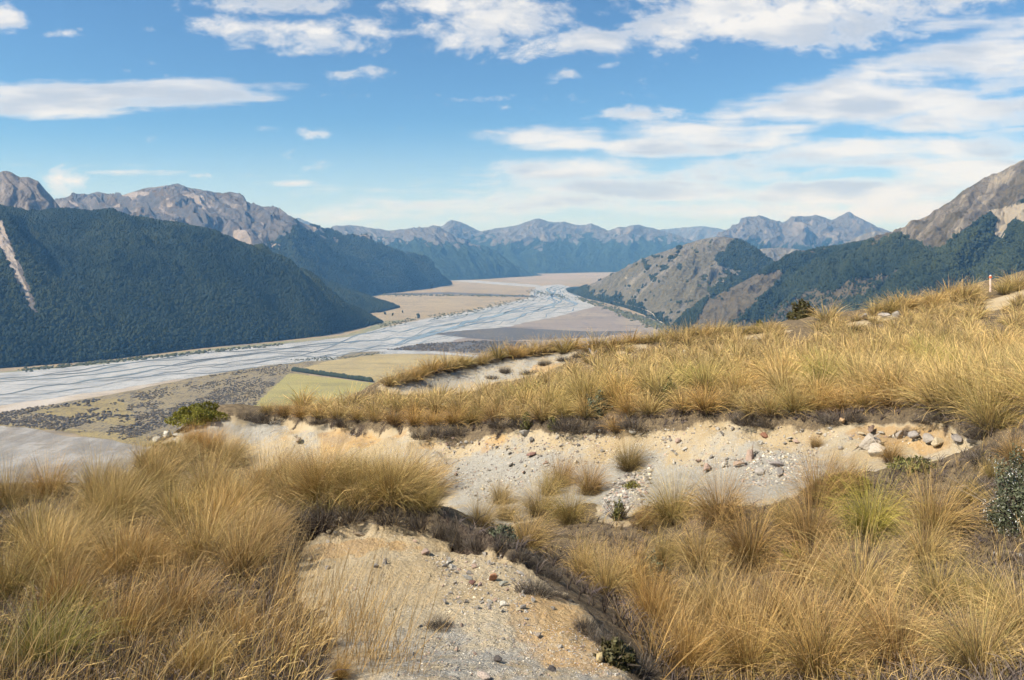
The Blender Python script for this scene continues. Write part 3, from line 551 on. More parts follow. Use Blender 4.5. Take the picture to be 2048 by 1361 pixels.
# ------------------------------------------------------------------ foreground hillside: a smooth surface through surveyed points, then scarps and relief
CP = [  # (px, py, Y)
 # near mound
 (900, 1361, 3.1), (700, 1361, 3.2), (500, 1361, 3.3), (250, 1361, 3.4), (0, 1361, 3.5), (1100, 1361, 3.2), (1000, 1300, 3.6), (800, 1250, 4.0), (600, 1250, 4.1), (300, 1250, 4.4), (0, 1250, 4.6),
 (900, 1150, 4.9), (700, 1150, 5.0), (450, 1160, 5.3), (150, 1150, 5.8), (750, 1062, 6.0), (600, 1052, 6.2), (880, 1068, 5.9), (400, 1070, 6.8), (150, 1070, 7.4), (0, 1070, 7.2),
 (650, 995, 6.5), (780, 990, 6.8), (870, 1020, 6.4), (520, 990, 7.6), (350, 985, 9.2), (150, 992, 10.3), (0, 1012, 9.6), (-200, 1080, 8.5),
 # crest of mound's right edge and the drop beyond it
 (950, 1072, 5.9), (1010, 1105, 5.4), (1060, 1140, 5.0), (1120, 1190, 4.55), (1190, 1250, 4.1), (1260, 1330, 3.65),
 (960, 1040, 9.2), (1050, 1085, 7.6), (1120, 1130, 6.5), (1190, 1185, 5.8), (1270, 1250, 5.0), (1350, 1340, 4.4), (1420, 1420, 3.9),
 # gully floor and bank on the right
 (930, 1005, 12.2), (1050, 985, 11.6), (1150, 1040, 9.4), (1250, 1110, 7.6), (1380, 1180, 6.4), (1500, 1230, 5.4), (1600, 1361, 4.1), (1800, 1361, 3.7), (2040, 1361, 3.3),
 (1250, 1000, 10.0), (1350, 1000, 9.0), (1450, 1060, 7.3), (1600, 1050, 7.0), (1750, 1100, 6.1), (1900, 1100, 5.8), (2040, 1090, 5.5), (1700, 1220, 5.0), (1900, 1240, 4.6), (2040, 1230, 4.4), (1650, 950, 8.0), (1850, 960, 7.2), (2040, 960, 6.7),
 # cut slope
 (1300, 925, 11.4), (1450, 905, 10.6), (1600, 890, 9.8), (1750, 885, 9.0), (1900, 890, 8.2), (1200, 905, 12.4), (1080, 915, 13.0), (1000, 950, 13.0), (930, 960, 13.4), (900, 900, 15.0), (800, 930, 14.6), (700, 930, 15.6), (600, 905, 17.2), (520, 890, 18.2), (430, 875, 18.8), (330, 880, 18.8), (700, 880, 17.1), (1100, 880, 13.4),
 # bench edge
 (400, 838, 20.5), (530, 828, 20.0), (620, 833, 19.0), (700, 840, 18.0), (800, 848, 16.8), (900, 855, 15.6), (1000, 852, 14.7), (1150, 846, 13.6), (1300, 840, 12.4), (1450, 828, 11.6), (1600, 832, 10.6), (1750, 832, 9.7), (1880, 838, 8.7), (1990, 860, 7.7), (2100, 880, 7.0),
 # bench, slope up to the skyline ridge
 (560, 815, 21.5), (700, 815, 20.5), (850, 818, 19.0), (1000, 815, 17.8), (1200, 800, 16.2), (1400, 785, 14.8), (1600, 770, 14.2), (1800, 770, 12.5), (2000, 780, 10.8),
 (800, 803, 23.5), (950, 800, 22.5), (1100, 770, 22.0), (1300, 745, 21.0), (1500, 730, 20.0), (1700, 715, 19.0), (1900, 700, 18.0), (2100, 690, 17.0),
 (900, 785, 26.6), (1000, 772, 26.6), (1080, 752, 27.0), (800, 792, 25.6), (720, 796, 25.2),
 (1300, 705, 27.0), (1500, 690, 27.0), (1700, 670, 26.5), (1900, 650, 26.0), (2100, 630, 26.0),
 (700, 793, 26.0), (790, 763, 27.0), (860, 744, 28.0), (930, 726, 29.0), (1000, 712, 30.0), (1090, 702, 31.0), (1200, 694, 32.0), (1300, 682, 33.0), (1400, 674, 33.5), (1500, 662, 34.0), (1600, 648, 34.5), (1700, 634, 35.0), (1800, 620, 36.0), (1900, 600, 37.0), (1981, 586, 38.0), (2060, 572, 39.0), (2200, 560, 40.0)]
CW = [pt(*c) for c in CP]
for px, py, Y in CP[-17:]:
    x, y, z = pt(px, py, Y); k = (y + 5) / y; CW += [(x * k, y + 5, z - 2.6), (x * (y + 14) / y, y + 14, z - 9)]
CW += [(0, 0, -1.62), (0, 1.2, -1.62), (-2, .5, -1.75), (2, .5, -1.55), (5, 2, -1.4), (9, 5, -1.3), (14, 14, -1.4), (-4, 3, -2.2), (-9, 6, -4.0),
       (-9, 12, -5.2), (-7.5, 14.5, -5.2), (-12, 18, -9), (-9.5, 21, -7.5), (-8.5, 24, -8), (-14, 28, -15), (-9, 31, -12.5), (-6, 33, -10), (-5, 10.5, -3.6) , (-20, 14, -13)]
CW = np.array(CW)

def tps_fit(P, z, lam=2e-3):
    n = len(P); d2 = ((P[:, None] - P[None]) ** 2).sum(-1); K_ = .5 * d2 * np.log(d2 + 1e-9) + lam * np.eye(n)
    A = np.zeros((n + 3, n + 3)); A[:n, :n] = K_; A[:n, n] = 1; A[:n, n + 1:] = P; A[n, :n] = 1; A[n + 1:, :n] = P.T
    return np.linalg.solve(A, np.concatenate([z, np.zeros(3)]))
TP = np.stack([CW[:, 0], CW[:, 1]], 1); TWt = tps_fit(TP, CW[:, 2])

def tps(x, y):
    sh_ = x.shape; x, y = x.ravel(), y.ravel(); out = np.empty(len(x)); n = len(TP)
    for s in range(0, len(x), 20000):
        a, b_ = x[s:s + 20000], y[s:s + 20000]
        d2 = (a[:, None] - TP[:, 0]) ** 2 + (b_[:, None] - TP[:, 1]) ** 2
        out[s:s + 20000] = (.5 * d2 * np.log(d2 + 1e-9)) @ TWt[:n] + TWt[n] + TWt[n + 1] * a + TWt[n + 2] * b_
    return out.reshape(sh_)

NC, NR = 800, 500
TT = np.linspace(-1.0, 1.0, NC)
RY = np.concatenate([np.geomspace(.7, 62, NR), np.geomspace(64, 800, 40)]); NRT = len(RY)
GX = RY[:, None] * TT[None]; GY = RY[:, None] * np.ones((1, NC))
GZ = tps(GX, np.minimum(GY, 62))
s_ = sstep(GY, 46, 58); GZ = GZ * (1 - s_) + (-11 - .5 * (GY - 46)) * s_
GZ = np.maximum(GZ, -HV - 3)
class Hit: pass
def build_hit():
    py = HY - GZ / GY * F; Hit.cm = np.minimum.accumulate(py, 0)[:NR]; Hit.py = py
def hit(px, py, zc=0):
    """pixel -> first ground point along that line of sight (x,y)"""
    px = np.atleast_1d(np.asarray(px, float)); py = np.atleast_1d(np.asarray(py, float))
    c = (px - HX) / F; ci = np.clip(np.round((c + 1.0) / 2.0 * (NC - 1)).astype(int), 0, NC - 1); out = np.empty((len(px), 2))
    for k in range(len(px)):
        col = Hit.cm[:, ci[k]]; r = int(np.searchsorted(-col, -py[k])); r = min(max(r, 1), int(np.argmin(col)) if py[k] < col[-1] else NR - 1); r = max(r, 1)
        a, b_ = col[r - 1], col[r]; f = np.clip((a - py[k]) / (a - b_ + 1e-9), 0, 1); Y = RY[r - 1] * (1 - f) + RY[r] * f; out[k] = (c[k] * Y, Y)
    return out
def zat(x, y):
    """ground height by bilinear look-up"""
    x = np.asarray(x, float); y = np.maximum(np.asarray(y, float), .71); c = np.clip((x / y + 1.0) / 2.0 * (NC - 1), 0, NC - 1.001); r = np.clip(np.interp(y, RY, np.arange(NRT)), 0, NRT - 1.001)
    i, j = r.astype(int), c.astype(int); fi, fj = r - i, c - j
    return GZ[i, j] * (1 - fi) * (1 - fj) + GZ[i + 1, j] * fi * (1 - fj) + GZ[i, j + 1] * (1 - fi) * fj + GZ[i + 1, j + 1] * fi * fj
build_hit()

def wpoly(pix): return hit([p[0] for p in pix], [min(p[1], 1359) for p in pix])
def segdist(x, y, P, closed=False):
    d = np.full(x.shape, 1e9); n = len(P)
    for i in range(n if closed else n - 1):
        a, b_ = P[i], P[(i + 1) % n]; ab = b_ - a; t_ = np.clip(((x - a[0]) * ab[0] + (y - a[1]) * ab[1]) / (ab @ ab + 1e-9), 0, 1)
        d = np.minimum(d, np.hypot(x - a[0] - ab[0] * t_, y - a[1] - ab[1] * t_))
    return d
def sdf(x, y, P): d = segdist(x, y, P, True); return np.where(inpoly(x, y, P), d, -d)

EDGE_B = [(300, 862), (400, 832), (470, 828), (530, 832), (620, 838), (700, 846), (790, 850), (840, 866), (900, 868), (1000, 858), (1060, 850), (1150, 852), (1240, 856), (1300, 848), (1380, 836), (1450, 830), (1500, 842), (1560, 846), (1620, 838), (1680, 846), (1720, 838), (1800, 834), (1880, 838), (1950, 860)]
ZB = wpoly(EDGE_B + [(1990, 880), (1900, 905), (1820, 925), (1660, 960), (1560, 1000), (1480, 1010), (1400, 1010), (1310, 1010), (1180, 1005), (1110, 1015), (1020, 1040), (950, 1045), (890, 1012), (790, 985), (640, 965), (500, 935), (430, 905), (330, 900)])
EDGE_A = [(568, 1105), (585, 1062), (640, 1046), (700, 1040), (770, 1036), (840, 1046), (900, 1066), (950, 1088)]
EDGE_A2 = [(950, 1088), (1000, 1105), (1050, 1128), (1100, 1165), (1160, 1215), (1210, 1268), (1260, 1330), (1290, 1359)]
def near_out(P, pix): return np.array([p_ * (.35 if q[1] >= 1355 else 1) for p_, q in zip(P, pix)])
_za = EDGE_A + EDGE_A2[1:] + [(560, 1359), (640, 1300), (640, 1230), (590, 1170)]
ZA = near_out(wpoly(_za), _za)
ZC = wpoly([(715, 792), (790, 764), (860, 745), (930, 727), (1000, 713), (1090, 703), (1150, 702), (1165, 715), (1110, 738), (1050, 760), (960, 778), (850, 790)])
ZD = [wpoly(q) for q in ([(1225, 692), (1300, 686), (1310, 700), (1240, 706)], [(1470, 672), (1570, 655), (1600, 660), (1540, 676), (1480, 682)], [(1680, 650), (1750, 632), (1800, 622), (1810, 634), (1740, 648), (1700, 662)], [(1955, 600), (2048, 582), (2048, 606), (1990, 622)])]
ZE = [wpoly(q) for q in ([(1190, 1040), (1230, 960), (1310, 930), (1320, 960), (1290, 1010), (1250, 1050)], [(1480, 940), (1580, 915), (1640, 930), (1600, 970), (1500, 990)])]
ZO = [wpoly(q) for q in ([(1400, 838), (1460, 828), (1490, 838), (1470, 850), (1400, 852)], [(1690, 846), (1760, 838), (1820, 836), (1880, 836), (1930, 850), (1880, 862), (1780, 868), (1700, 862)], [(600, 862), (650, 852), (780, 858), (830, 850), (820, 868), (700, 880)], [(860, 866), (960, 860), (1050, 858), (1100, 864), (950, 885), (880, 890)], [(590, 1068), (700, 1058), (790, 1068), (820, 1090), (740, 1100), (610, 1090)], [(1030, 1200), (1120, 1190), (1190, 1250), (1250, 1340), (1200, 1359), (1120, 1330), (1080, 1290), (1040, 1250)], [(1060, 735), (1120, 715), (1140, 722), (1080, 755)])]
EB, EA, EA2 = wpoly(EDGE_B), wpoly(EDGE_A), wpoly(EDGE_A2)
ne = .10 * fbm(GX * 2.2, GY * 2.2, 3, 5) * (1 - .6 * sstep(GY, 6, 12)) + .05 * fbm(GX * 9, GY * 9, 3, 6) * sstep(GY, 9, 6) + .22 * fbm(GX * .7, GY * .5, 2, 4) * sstep(GY, 7, 11)
fB, fA, fC = sdf(GX, GY, ZB), sdf(GX, GY, ZA), sdf(GX, GY, ZC)
dB, dA, dA2 = segdist(GX, GY, EB), segdist(GX, GY, EA), segdist(GX, GY, EA2)
ins = sstep(fB + ne * 1.6, -.05, .10); lipn = sstep(fbm(GX * .9, GY * .9, 3, 91), -.35, .25)
GZ -= ins * (.05 + .14 * lipn + .5 * ne) * np.exp(-dB / .7)
insA = sstep(fA + ne * .9, -.03, .05); GZ -= insA * (.12 + .3 * ne) * np.exp(-dA / .45)
GZ -= sstep(-fA + ne * .6, -.02, .10) * .05 * np.exp(-dA2 / .5)
GZ += .07 * (1 - insA) * np.exp(-dA / .35) + .05 * (1 - ins) * np.exp(-dB / .5)
bare = np.maximum.reduce([ins, insA, sstep(fC + ne * 3, -.1, .3)] + [sstep(sdf(GX, GY, q) + ne * 2, -.1, .15) for q in ZD] + [sstep(sdf(GX, GY, q) + ne * 2, -.1, .12) for q in ZE])
near = sstep(GY, 60, 40)
GZ += near * ((.035 + .07 * (1 - bare)) * fbm(GX * .8, GY * .8, 4, 2) + .020 * fbm(GX * 3.2, GY * 3.2, 4, 3) * (.4 + bare) + .007 * ridged(GX * 11, GY * 11, 3, 8) * bare)
rill = ridged(GX * .9 + .4 * GY, GX * .25 - GY * .18, 4, 12); GZ -= .05 * ins * sstep(rill, .3, 1.3) + .16 * sstep(fC, .1, 1.0) * sstep(ridged(GX * .55, GY * .25, 3, 14), .2, 1.3)
GZ += .035 * fbm(GX * 13, GY * 13, 3, 55) * (np.exp(-dA / .22) + .5 * np.exp(-dA2 / .2))
build_hit()
zo = np.maximum.reduce([sstep(sdf(GX, GY, q) + ne * 3.0 * (.35 + GY / 14), -.35, .35) for q in ZO]) * bare
ZG = [wpoly(q) for q in ([(840, 905), (930, 890), (1100, 872), (1260, 868), (1420, 868), (1520, 895), (1620, 905), (1700, 930), (1600, 1000), (1400, 1020), (1200, 1010), (1050, 1040), (930, 1045), (880, 980)], [(300, 880), (360, 850), (440, 838), (520, 842), (560, 852), (540, 872), (430, 880)])]
grey = np.clip(np.maximum.reduce([sstep(sdf(GX, GY, q) + ne * 5, -1.3, 1.3) for q in ZG] + [np.full(GX.shape, .45)]) * (fB > 0) + .6 * sstep(fC, -.2, .5) + sstep(GY, 4.6, 3.4) * insA * .62 + .6 * np.maximum.reduce([sstep(sdf(GX, GY, q), -.1, .1) for q in ZE]), 0, 1)
peat = np.clip(np.exp(-dB / .14) * sstep(-fB + ne * 2, -.12, .04) * sstep(lipn, .2, .8) + np.exp(-dA / .14) * sstep(-fA + ne, -.16, .02) + .9 * np.exp(-dA2 / .10) * sstep(-fA + ne, -.08, .04), 0, 1) * sstep(fbm(GX * 1.1, GY * 1.1, 3, 33), -.45, -.1)
zone = np.stack([bare, grey * bare, zo, peat], -1)
mt_gr, t, b = material('hill_ground', .95, .08)
za = attr(t, 'zone'); sp = t.add('ShaderNodeSeparateColor', {0: za.outputs['Color']}); p = t.add('ShaderNodeNewGeometry').outputs['Position']
n1, n2, n3, n4 = t.noise(p, 1.3, 6, .6), t.noise(p, 7, 6, .65), t.noise(p, 38, 5, .7), t.noise(p, 130, 3, .7)
vo = t.add('ShaderNodeTexVoronoi', {'Scale': 34.0, 'Randomness': 1.0}); t.l.new(t.vm('ADD', p, t.vm('MULTIPLY', t.noise(p, 12, 2, out=1), (.05, .05, .05))), vo.inputs['Vector'])
sand = t.mix(t.ss(n1, .35, .65), (.43, .335, .205), (.49, .41, .285)); sand = t.mix(t.m('MULTIPLY', t.ss(n2, .48, .68), .6), sand, (.48, .36, .21))
gr = t.mix(t.ss(n2, .35, .65), (.34, .32, .275), (.40, .38, .335)); gr = t.mix(t.m('MULTIPLY', t.ss(n3, .5, .66), .75), gr, (.25, .235, .21))
ora = t.mix(t.ss(n2, .35, .65), (.47, .27, .09), (.56, .38, .18)); ora = t.mix(t.m('MULTIPLY', t.ss(n1, .42, .62), .75), ora, (.34, .225, .12))
lit = t.mix(t.ss(n2, .38, .62), (.15, .115, .075), (.25, .19, .115)); lit = t.mix(t.m('MULTIPLY', t.ss(n3, .46, .62), .8), lit, (.09, .07, .055))
nn = t.m('MULTIPLY_ADD', t.m('SUBTRACT', n2, .5), .9, t.m('MULTIPLY', t.m('SUBTRACT', n1, .5), .7))
f = lambda s_, a=.38, b_=.62: t.ss(t.m('ADD', s_, nn), a, b_)
col = t.mix(f(sp.outputs[1], .40, .72), sand, gr); col = t.mix(t.m('MULTIPLY', f(sp.outputs[2]), .68), col, ora)
peb = t.add('ShaderNodeSeparateColor', {0: vo.outputs['Color']})
pc = t.mix(peb.outputs[0], (.24, .22, .20), (.66, .62, .55)); col = t.mix(t.m('MULTIPLY', t.m('MULTIPLY', t.m('GREATER_THAN', peb.outputs[1], .55), t.ss(vo.outputs['Distance'], .42, .30)), t.m('MULTIPLY_ADD', sp.outputs[1], .35, .15)), col, pc)
col = t.mix(f(sp.outputs[0]), lit, col)
col = t.mix(t.ss(t.m('ADD', za.outputs['Alpha'], nn), .45, .75), col, t.mix(t.ss(n3, .38, .62), (.028, .020, .018), (.13, .10, .075)))
col = t.mix(t.m('MULTIPLY', t.ss(n4, .55, .72), .35), col, (.16, .13, .10))
t.set(b.inputs['Base Color'], col)
bump(t, b, t.m('ADD', t.m('MULTIPLY', n3, 1.0), t.m('ADD', t.m('MULTIPLY', n4, .5), t.m('MULTIPLY', vo.outputs['Distance'], -.5))), .8, .035)
me = mesh('hillside', np.stack([GX, GY, GZ], -1).reshape(-1, 3), grid_faces(NRT, NC), True, {'zone': zone.reshape(-1, 4)})
obj('hillside', me, mt_gr, kind='structure', label='tussock hillside in the foreground with bare eroded soil')
def zone_at(x, y, ch):
    A = zone[..., ch]; c = np.clip((x / y + 1.0) / 2.0 * (NC - 1), 0, NC - 1).astype(int); r = np.clip(np.interp(y, RY, np.arange(NRT)), 0, NRT - 1).astype(int); return A[r, c]
def place(px, py):
    P = hit(px, py); return np.column_stack([P, zat(P[:, 0], P[:, 1])])

ordn_ = ['first', 'second', 'third', 'fourth', 'fifth', 'sixth', 'seventh', 'eighth', 'ninth', 'tenth', 'eleventh', 'twelfth', 'thirteenth', 'fourteenth', 'fifteenth', 'sixteenth', 'seventeenth', 'eighteenth', 'nineteenth', 'twentieth']
ordn = ordn_ + ['twenty-' + a for a in ordn_[:9]] + ['thirtieth'] + ['thirty-' + a for a in ordn_[:9]] + ['fortieth'] + ['forty-' + a for a in ordn_[:9]]
QUEUE = []                                   # alike things that still need a label of their own: (object, px, py, text, landmarks)
def name_queue():
    """label each by how near it stands to the landmark nearest to it"""
    by = {}
    for o, x, y, text, marks in QUEUE:
        d, m = min((math.hypot(x - mx, (y - my) * 2), nm) for mx, my, nm in marks); by.setdefault((text, m), []).append((d, o))
    for (text, m), L in by.items():
        for k, (d, o) in enumerate(sorted(L, key=lambda q: q[0])): o['label'] = f'{text}, {ordn[k] + " " if k else ""}nearest to the {m}' if len(L) > 1 else f'{text} near the {m}'
# ------------------------------------------------------------------ stones
mt_rock, t, b = material('stone', .85, .15)
oi = t.add('ShaderNodeObjectInfo'); p = t.add('ShaderNodeTexCoord').outputs['Object']
n = t.noise(p, 2.2, 6, .65); n5 = t.noise(p, 14, 4, .7)
col = t.mix(1.0, oi.outputs['Color'], t.mix(n, (.65, .65, .68), (1.25, 1.22, 1.15)), 'MULTIPLY'); col = t.mix(t.m('MULTIPLY', t.ss(n5, .52, .66), .5), col, (.20, .17, .14))
t.set(b.inputs['Base Color'], col); bump(t, b, t.m('ADD', n, t.m('MULTIPLY', n5, .4)), .6, .12)
def rock_mesh(seed, npt=15, bev=.06, flat=1.0):
    r = np.random.default_rng(seed); bm = bmesh.new(); P = r.normal(size=(npt, 3)); P /= np.linalg.norm(P, axis=1)[:, None]; P *= r.uniform(.8, 1.05, (npt, 1)); P *= (.5 * r.uniform(.85, 1.2), .5 * r.uniform(.65, 1.0), .5 * flat * r.uniform(.55, .85))
    for q in P: bm.verts.new(q)
    res = bmesh.ops.convex_hull(bm, input=bm.verts); bmesh.ops.delete(bm, geom=[g_ for g_ in res['geom_interior'] if isinstance(g_, bmesh.types.BMVert)], context='VERTS')
    if bev: bmesh.ops.bevel(bm, geom=bm.edges[:], offset=bev * .5, segments=1, profile=.6, affect='EDGES')
    bmesh.ops.triangulate(bm, faces=bm.faces[:]); me = bpy.data.meshes.new('rock'); bm.to_mesh(me); bm.free(); me.materials.append(mt_rock); return me
RM = [rock_mesh(100 + k, 13 + k % 5, .07) for k in range(9)] + [rock_mesh(120 + k, 16, .07, .6) for k in range(4)]
RS = [rock_mesh(140 + k, 9, 0) for k in range(8)]
def rock(px, py, wpx, colr, label, group=None, meshes=RM, sink=.22):
    x, y, z = place(px, py)[0]; s = wpx * y / F
    o = bpy.data.objects.new('rock', random.choice(meshes)); COL.objects.link(o); o.location = (x, y, z + s * sink)
    o.scale = (s, s * random.uniform(.8, 1.1), s * random.uniform(.75, 1.05)); o.rotation_euler = (random.uniform(-.3, .3), random.uniform(-.3, .3), random.uniform(0, 6.28)); o.color = (*colr, 1)
    tag(o, label, 'rock', group); return o
GREY, CREAM, RED, PINK, DARK, WHITE = (.30, .28, .26), (.58, .49, .34), (.30, .15, .10), (.46, .34, .28), (.11, .10, .10), (.60, .57, .50)
for a in [
 (1530, 877, 24, RED, 'red-brown stone alone on the pale cut slope'), (1062, 914, 24, (.30, .18, .15), 'dark reddish stone in the middle of the grey gravel slope'),
 (1743, 866, 28, (.26, .19, .15), 'brown block on the pale soil below the orange patch'), (1762, 868, 15, WHITE, 'white stone touching the brown block below the orange patch'), (1722, 870, 17, CREAM, 'cream stone left of the brown block'),
 (1684, 846, 24, (.55, .38, .22), 'orange-stained boulder at the left end of the right orange patch'), (1592, 887, 20, PINK, 'pinkish pair stone right of the red-brown stone'), (1580, 884, 14, CREAM, 'small cream stone beside the pinkish stone on the cut slope'),
 (680, 1047, 24, CREAM, 'rounded cream stone under the dark peat overhang'), (718, 1072, 22, (.55, .45, .33), 'pale stone on the yellow soil below the overhang'), (852, 1110, 26, PINK, 'pink-grey stone with a dark side in the middle of the mound'),
 (770, 1128, 20, GREY, 'grey stone at the left of the bare mound'), (752, 1134, 13, GREY, 'small grey stone touching the grey one on the mound'), (946, 1172, 30, (.22, .12, .10), 'dark red stone in the pale rubble of the mound'), (986, 1162, 32, (.50, .25, .14), 'orange slab in the rubble of the mound'),
 (935, 1160, 24, (.40, .39, .36), 'grey-green stone behind the dark red stone'), (1200, 1322, 34, (.60, .48, .26), 'yellow-cream stone at the dark plants on the mound edge'), (1105, 1342, 26, DARK, 'black stone near the bottom of the bare mound'),
 (1078, 1275, 26, (.38, .33, .28), 'grey-brown stone on the orange-brown soil'), (996, 1324, 24, DARK, 'dark slate stone left of the black one'), (968, 1357, 34, (.55, .46, .40), 'pinkish white stone at the bottom edge'), (978, 1208, 22, WHITE, 'white stone below the rubble on the mound'),
 (905, 1140, 22, WHITE, 'whitish stone at the upper left of the rubble'), (1008, 1172, 20, (.42, .43, .38), 'pale green-grey stone right of the orange slab'), (1030, 1180, 24, CREAM, 'cream stone right of the rubble beside the grey shrub'), (888, 1208, 18, GREY, 'grey stone lying left of the white stone'), (1092, 1190, 18, PINK, 'pink stone on the mound crest'), (1130, 1196, 22, CREAM, 'pale stone beside the dark plants on the mound crest'),
 (598, 886, 28, (.34, .27, .20), 'brown lump of rock alone on the sandy slope at left'), (1738, 897, 64, (.44, .39, .33), 'largest flat grey-tan boulder behind the front tussocks'), (1832, 882, 46, (.36, .33, .31), 'grey boulder right of the flat boulder'), (1875, 892, 34, CREAM, 'cream boulder between grey ones under the right tussock'), (1858, 884, 34, (.40, .36, .32), 'tan-grey boulder left of the cream boulder'), (1915, 886, 40, (.33, .30, .28), 'dark grey boulder at the right end of the stone band'), (1800, 878, 32, (.40, .35, .30), 'brownish boulder just left of the grey one'),
 (1945, 884, 30, GREY, 'last grey stone of the band beneath the big right tussock'), (1755, 912, 46, (.52, .47, .40), 'pale slab below the flat boulder'), (1500, 920, 40, PINK, 'pink boulder above the gully tussocks'), (1478, 935, 26, (.48, .36, .28), 'orange-pink stone left of the pink boulder'), (1553, 936, 34, (.33, .30, .29), 'grey flat stone right of the pink boulder'), (1560, 950, 28, GREY, 'smaller grey stone just below the flat one'), (1520, 950, 30, (.42, .39, .36), 'pale grey stone under the pink boulder'),
 (1356, 886, 20, PINK, 'pinkish stone near the left of the pale cut slope'), (1414, 942, 28, (.46, .33, .27), 'pink stone above the left gully tussocks'), (1448, 935, 22, WHITE, 'white stone between the two pink ones'), (1265, 868, 20, WHITE, 'whitish stone under the grey-green shrub'), (1050, 870, 26, (.44, .41, .36), 'grey stone at the top of the grey gravel slope'), (1062, 884, 20, GREY, 'small grey stone above the dark reddish one'),
 (1020, 933, 20, (.46, .43, .38), 'pale stone left of the dark reddish one'), (1930, 985, 34, PINK, 'pink stone in the low plants near the white-flowered bush'), (1992, 1112, 14, WHITE, 'left of two white stones on the sand at the right edge'), (2040, 1114, 12, WHITE, 'right of two white stones on the sand at the right edge'),
 (1730, 640, 28, (.34, .31, .29), 'grey rock left in the group under the skyline'), (1768, 637, 30, (.42, .38, .34), 'tan-grey rock in the middle of the group under the skyline'), (1795, 634, 20, GREY, 'small rock right in the group under the skyline'), (1210, 752, 22, WHITE, 'white stone below the scree crest'), (1490, 664, 18, GREY, 'grey stone on the bare spot left of the dark round bush'), (1370, 708, 16, WHITE, 'white stone in grass left of the skyline bushes'),
 (318, 872, 26, WHITE, 'largest white rock on the left ledge'), (335, 862, 22, WHITE, 'white rock at the top of the left ledge below the green bush'), (300, 882, 22, (.5, .47, .42), 'lowest white rock on the left ledge'), (350, 874, 20, (.5, .48, .44), 'grey-white rock right of the largest on the left ledge'), (1190, 970, 20, (.44, .41, .36), 'grey stone at the head of the stony runnel'), (1262, 968, 22, (.46, .40, .33), 'tan stone in the stony runnel beside a tussock')]:
    rock(*a)
rr_ = np.random.default_rng(12)
RMARK = [(1530, 877, 'red-brown stone'), (1062, 914, 'dark reddish stone'), (1743, 866, 'brown block'), (852, 1110, 'pink-grey stone'), (680, 1047, 'overhang stone'), (946, 1172, 'dark red stone'), (986, 1162, 'orange slab'), (1200, 1322, 'yellow-cream stone'), (1105, 1342, 'black stone'), (770, 1128, 'grey mound stone'), (880, 1258, 'lone dark tuft'), (1500, 920, 'pink boulder'), (1265, 868, 'grey-green shrub'), (1414, 942, 'pink gully stone'), (1258, 940, 'round olive tussock'), (968, 1357, 'pinkish white stone'), (1050, 870, 'bank lip'), (1738, 897, 'flat boulder'), (930, 1000, 'gully head')]
TMARK = [(395, 830, 'yellow-green domed bush'), (1603, 640, 'dark round bush'), (1981, 570, 'marker post'), (1196, 815, 'grey-green shrub'), (1338, 800, 'upright yellow-green shrub'), (1988, 850, 'big bristling tussock'), (1830, 700, 'green-tinted shrub'), (1625, 722, 'dark low shrub'), (1705, 667, 'low dark-green bush'), (1186, 715, 'dead branch'), (1770, 635, 'grey skyline rocks'), (850, 745, 'left scree edge'), (1000, 712, 'scree crest'), (1052, 850, 'small upright shrubs'), (800, 830, 'left bank lip'), (1410, 810, 'orange bank patch'), (1690, 810, 'right orange patch'), (1519, 652, 'small yellow-green bush'), (1300, 690, 'bare skyline patch'), (650, 1000, 'peat overhang'), (490, 1150, 'bare soil'), (320, 872, 'white ledge rocks'), (90, 1340, 'green arching tussock'), (20, 1010, 'left picture edge'), (330, 1062, 'grey dead clump')]
def scatter(n, poly, ch=0, thr=.6):
    P = np.asarray(poly, float); x0, y0 = P.min(0); x1, y1 = P.max(0); out = []
    while len(out) < n:
        q = (rr_.uniform(x0, x1), rr_.uniform(y0, y1))
        if inpoly(np.array([q[0]]), np.array([q[1]]), P)[0]:
            w_ = hit(q[0], q[1])
            if zone_at(w_[:, 0], w_[:, 1], ch)[0] > thr: out.append(q)
    return out
PA = [(590, 1060), (900, 1070), (1100, 1170), (1270, 1355), (760, 1355), (800, 1270), (620, 1160)]
PRUB = [(860, 1110), (1000, 1110), (1080, 1170), (1060, 1230), (900, 1230)]
PB = [(860, 880), (1240, 862), (1240, 920), (1100, 950), (960, 1010), (880, 960)]
PB2 = [(1260, 860), (1480, 850), (1900, 880), (1650, 905), (1450, 945), (1300, 925)]
PE1 = [(1190, 1040), (1230, 960), (1310, 930), (1290, 1010)]
for n, poly, lo, hi, lab in [(60, PB, 8, 16, 'small {} stone on the grey gravel slope'), (55, PB2, 8, 18, 'small {} stone on the pale right cut slope'), (34, PRUB, 10, 22, 'small {} stone in the mound rubble'), (50, PA, 8, 16, 'small {} stone on the bare mound'), (24, PE1, 9, 18, 'small {} stone in the stony runnel')]:
    for q in scatter(n, poly):
        c, nm = random.choice([(GREY, 'grey'), (WHITE, 'white'), (CREAM, 'cream'), (PINK, 'pink'), ((.40, .37, .33), 'grey'), ((.46, .43, .38), 'pale')])
        k = random.uniform(.8, 1.15); o = rock(q[0], q[1], random.uniform(lo, hi) * .95, tuple(v * k for v in c), lab.format(nm), lab.format('loose'), RS); QUEUE.append((o, q[0], q[1], lab.format(nm), RMARK))
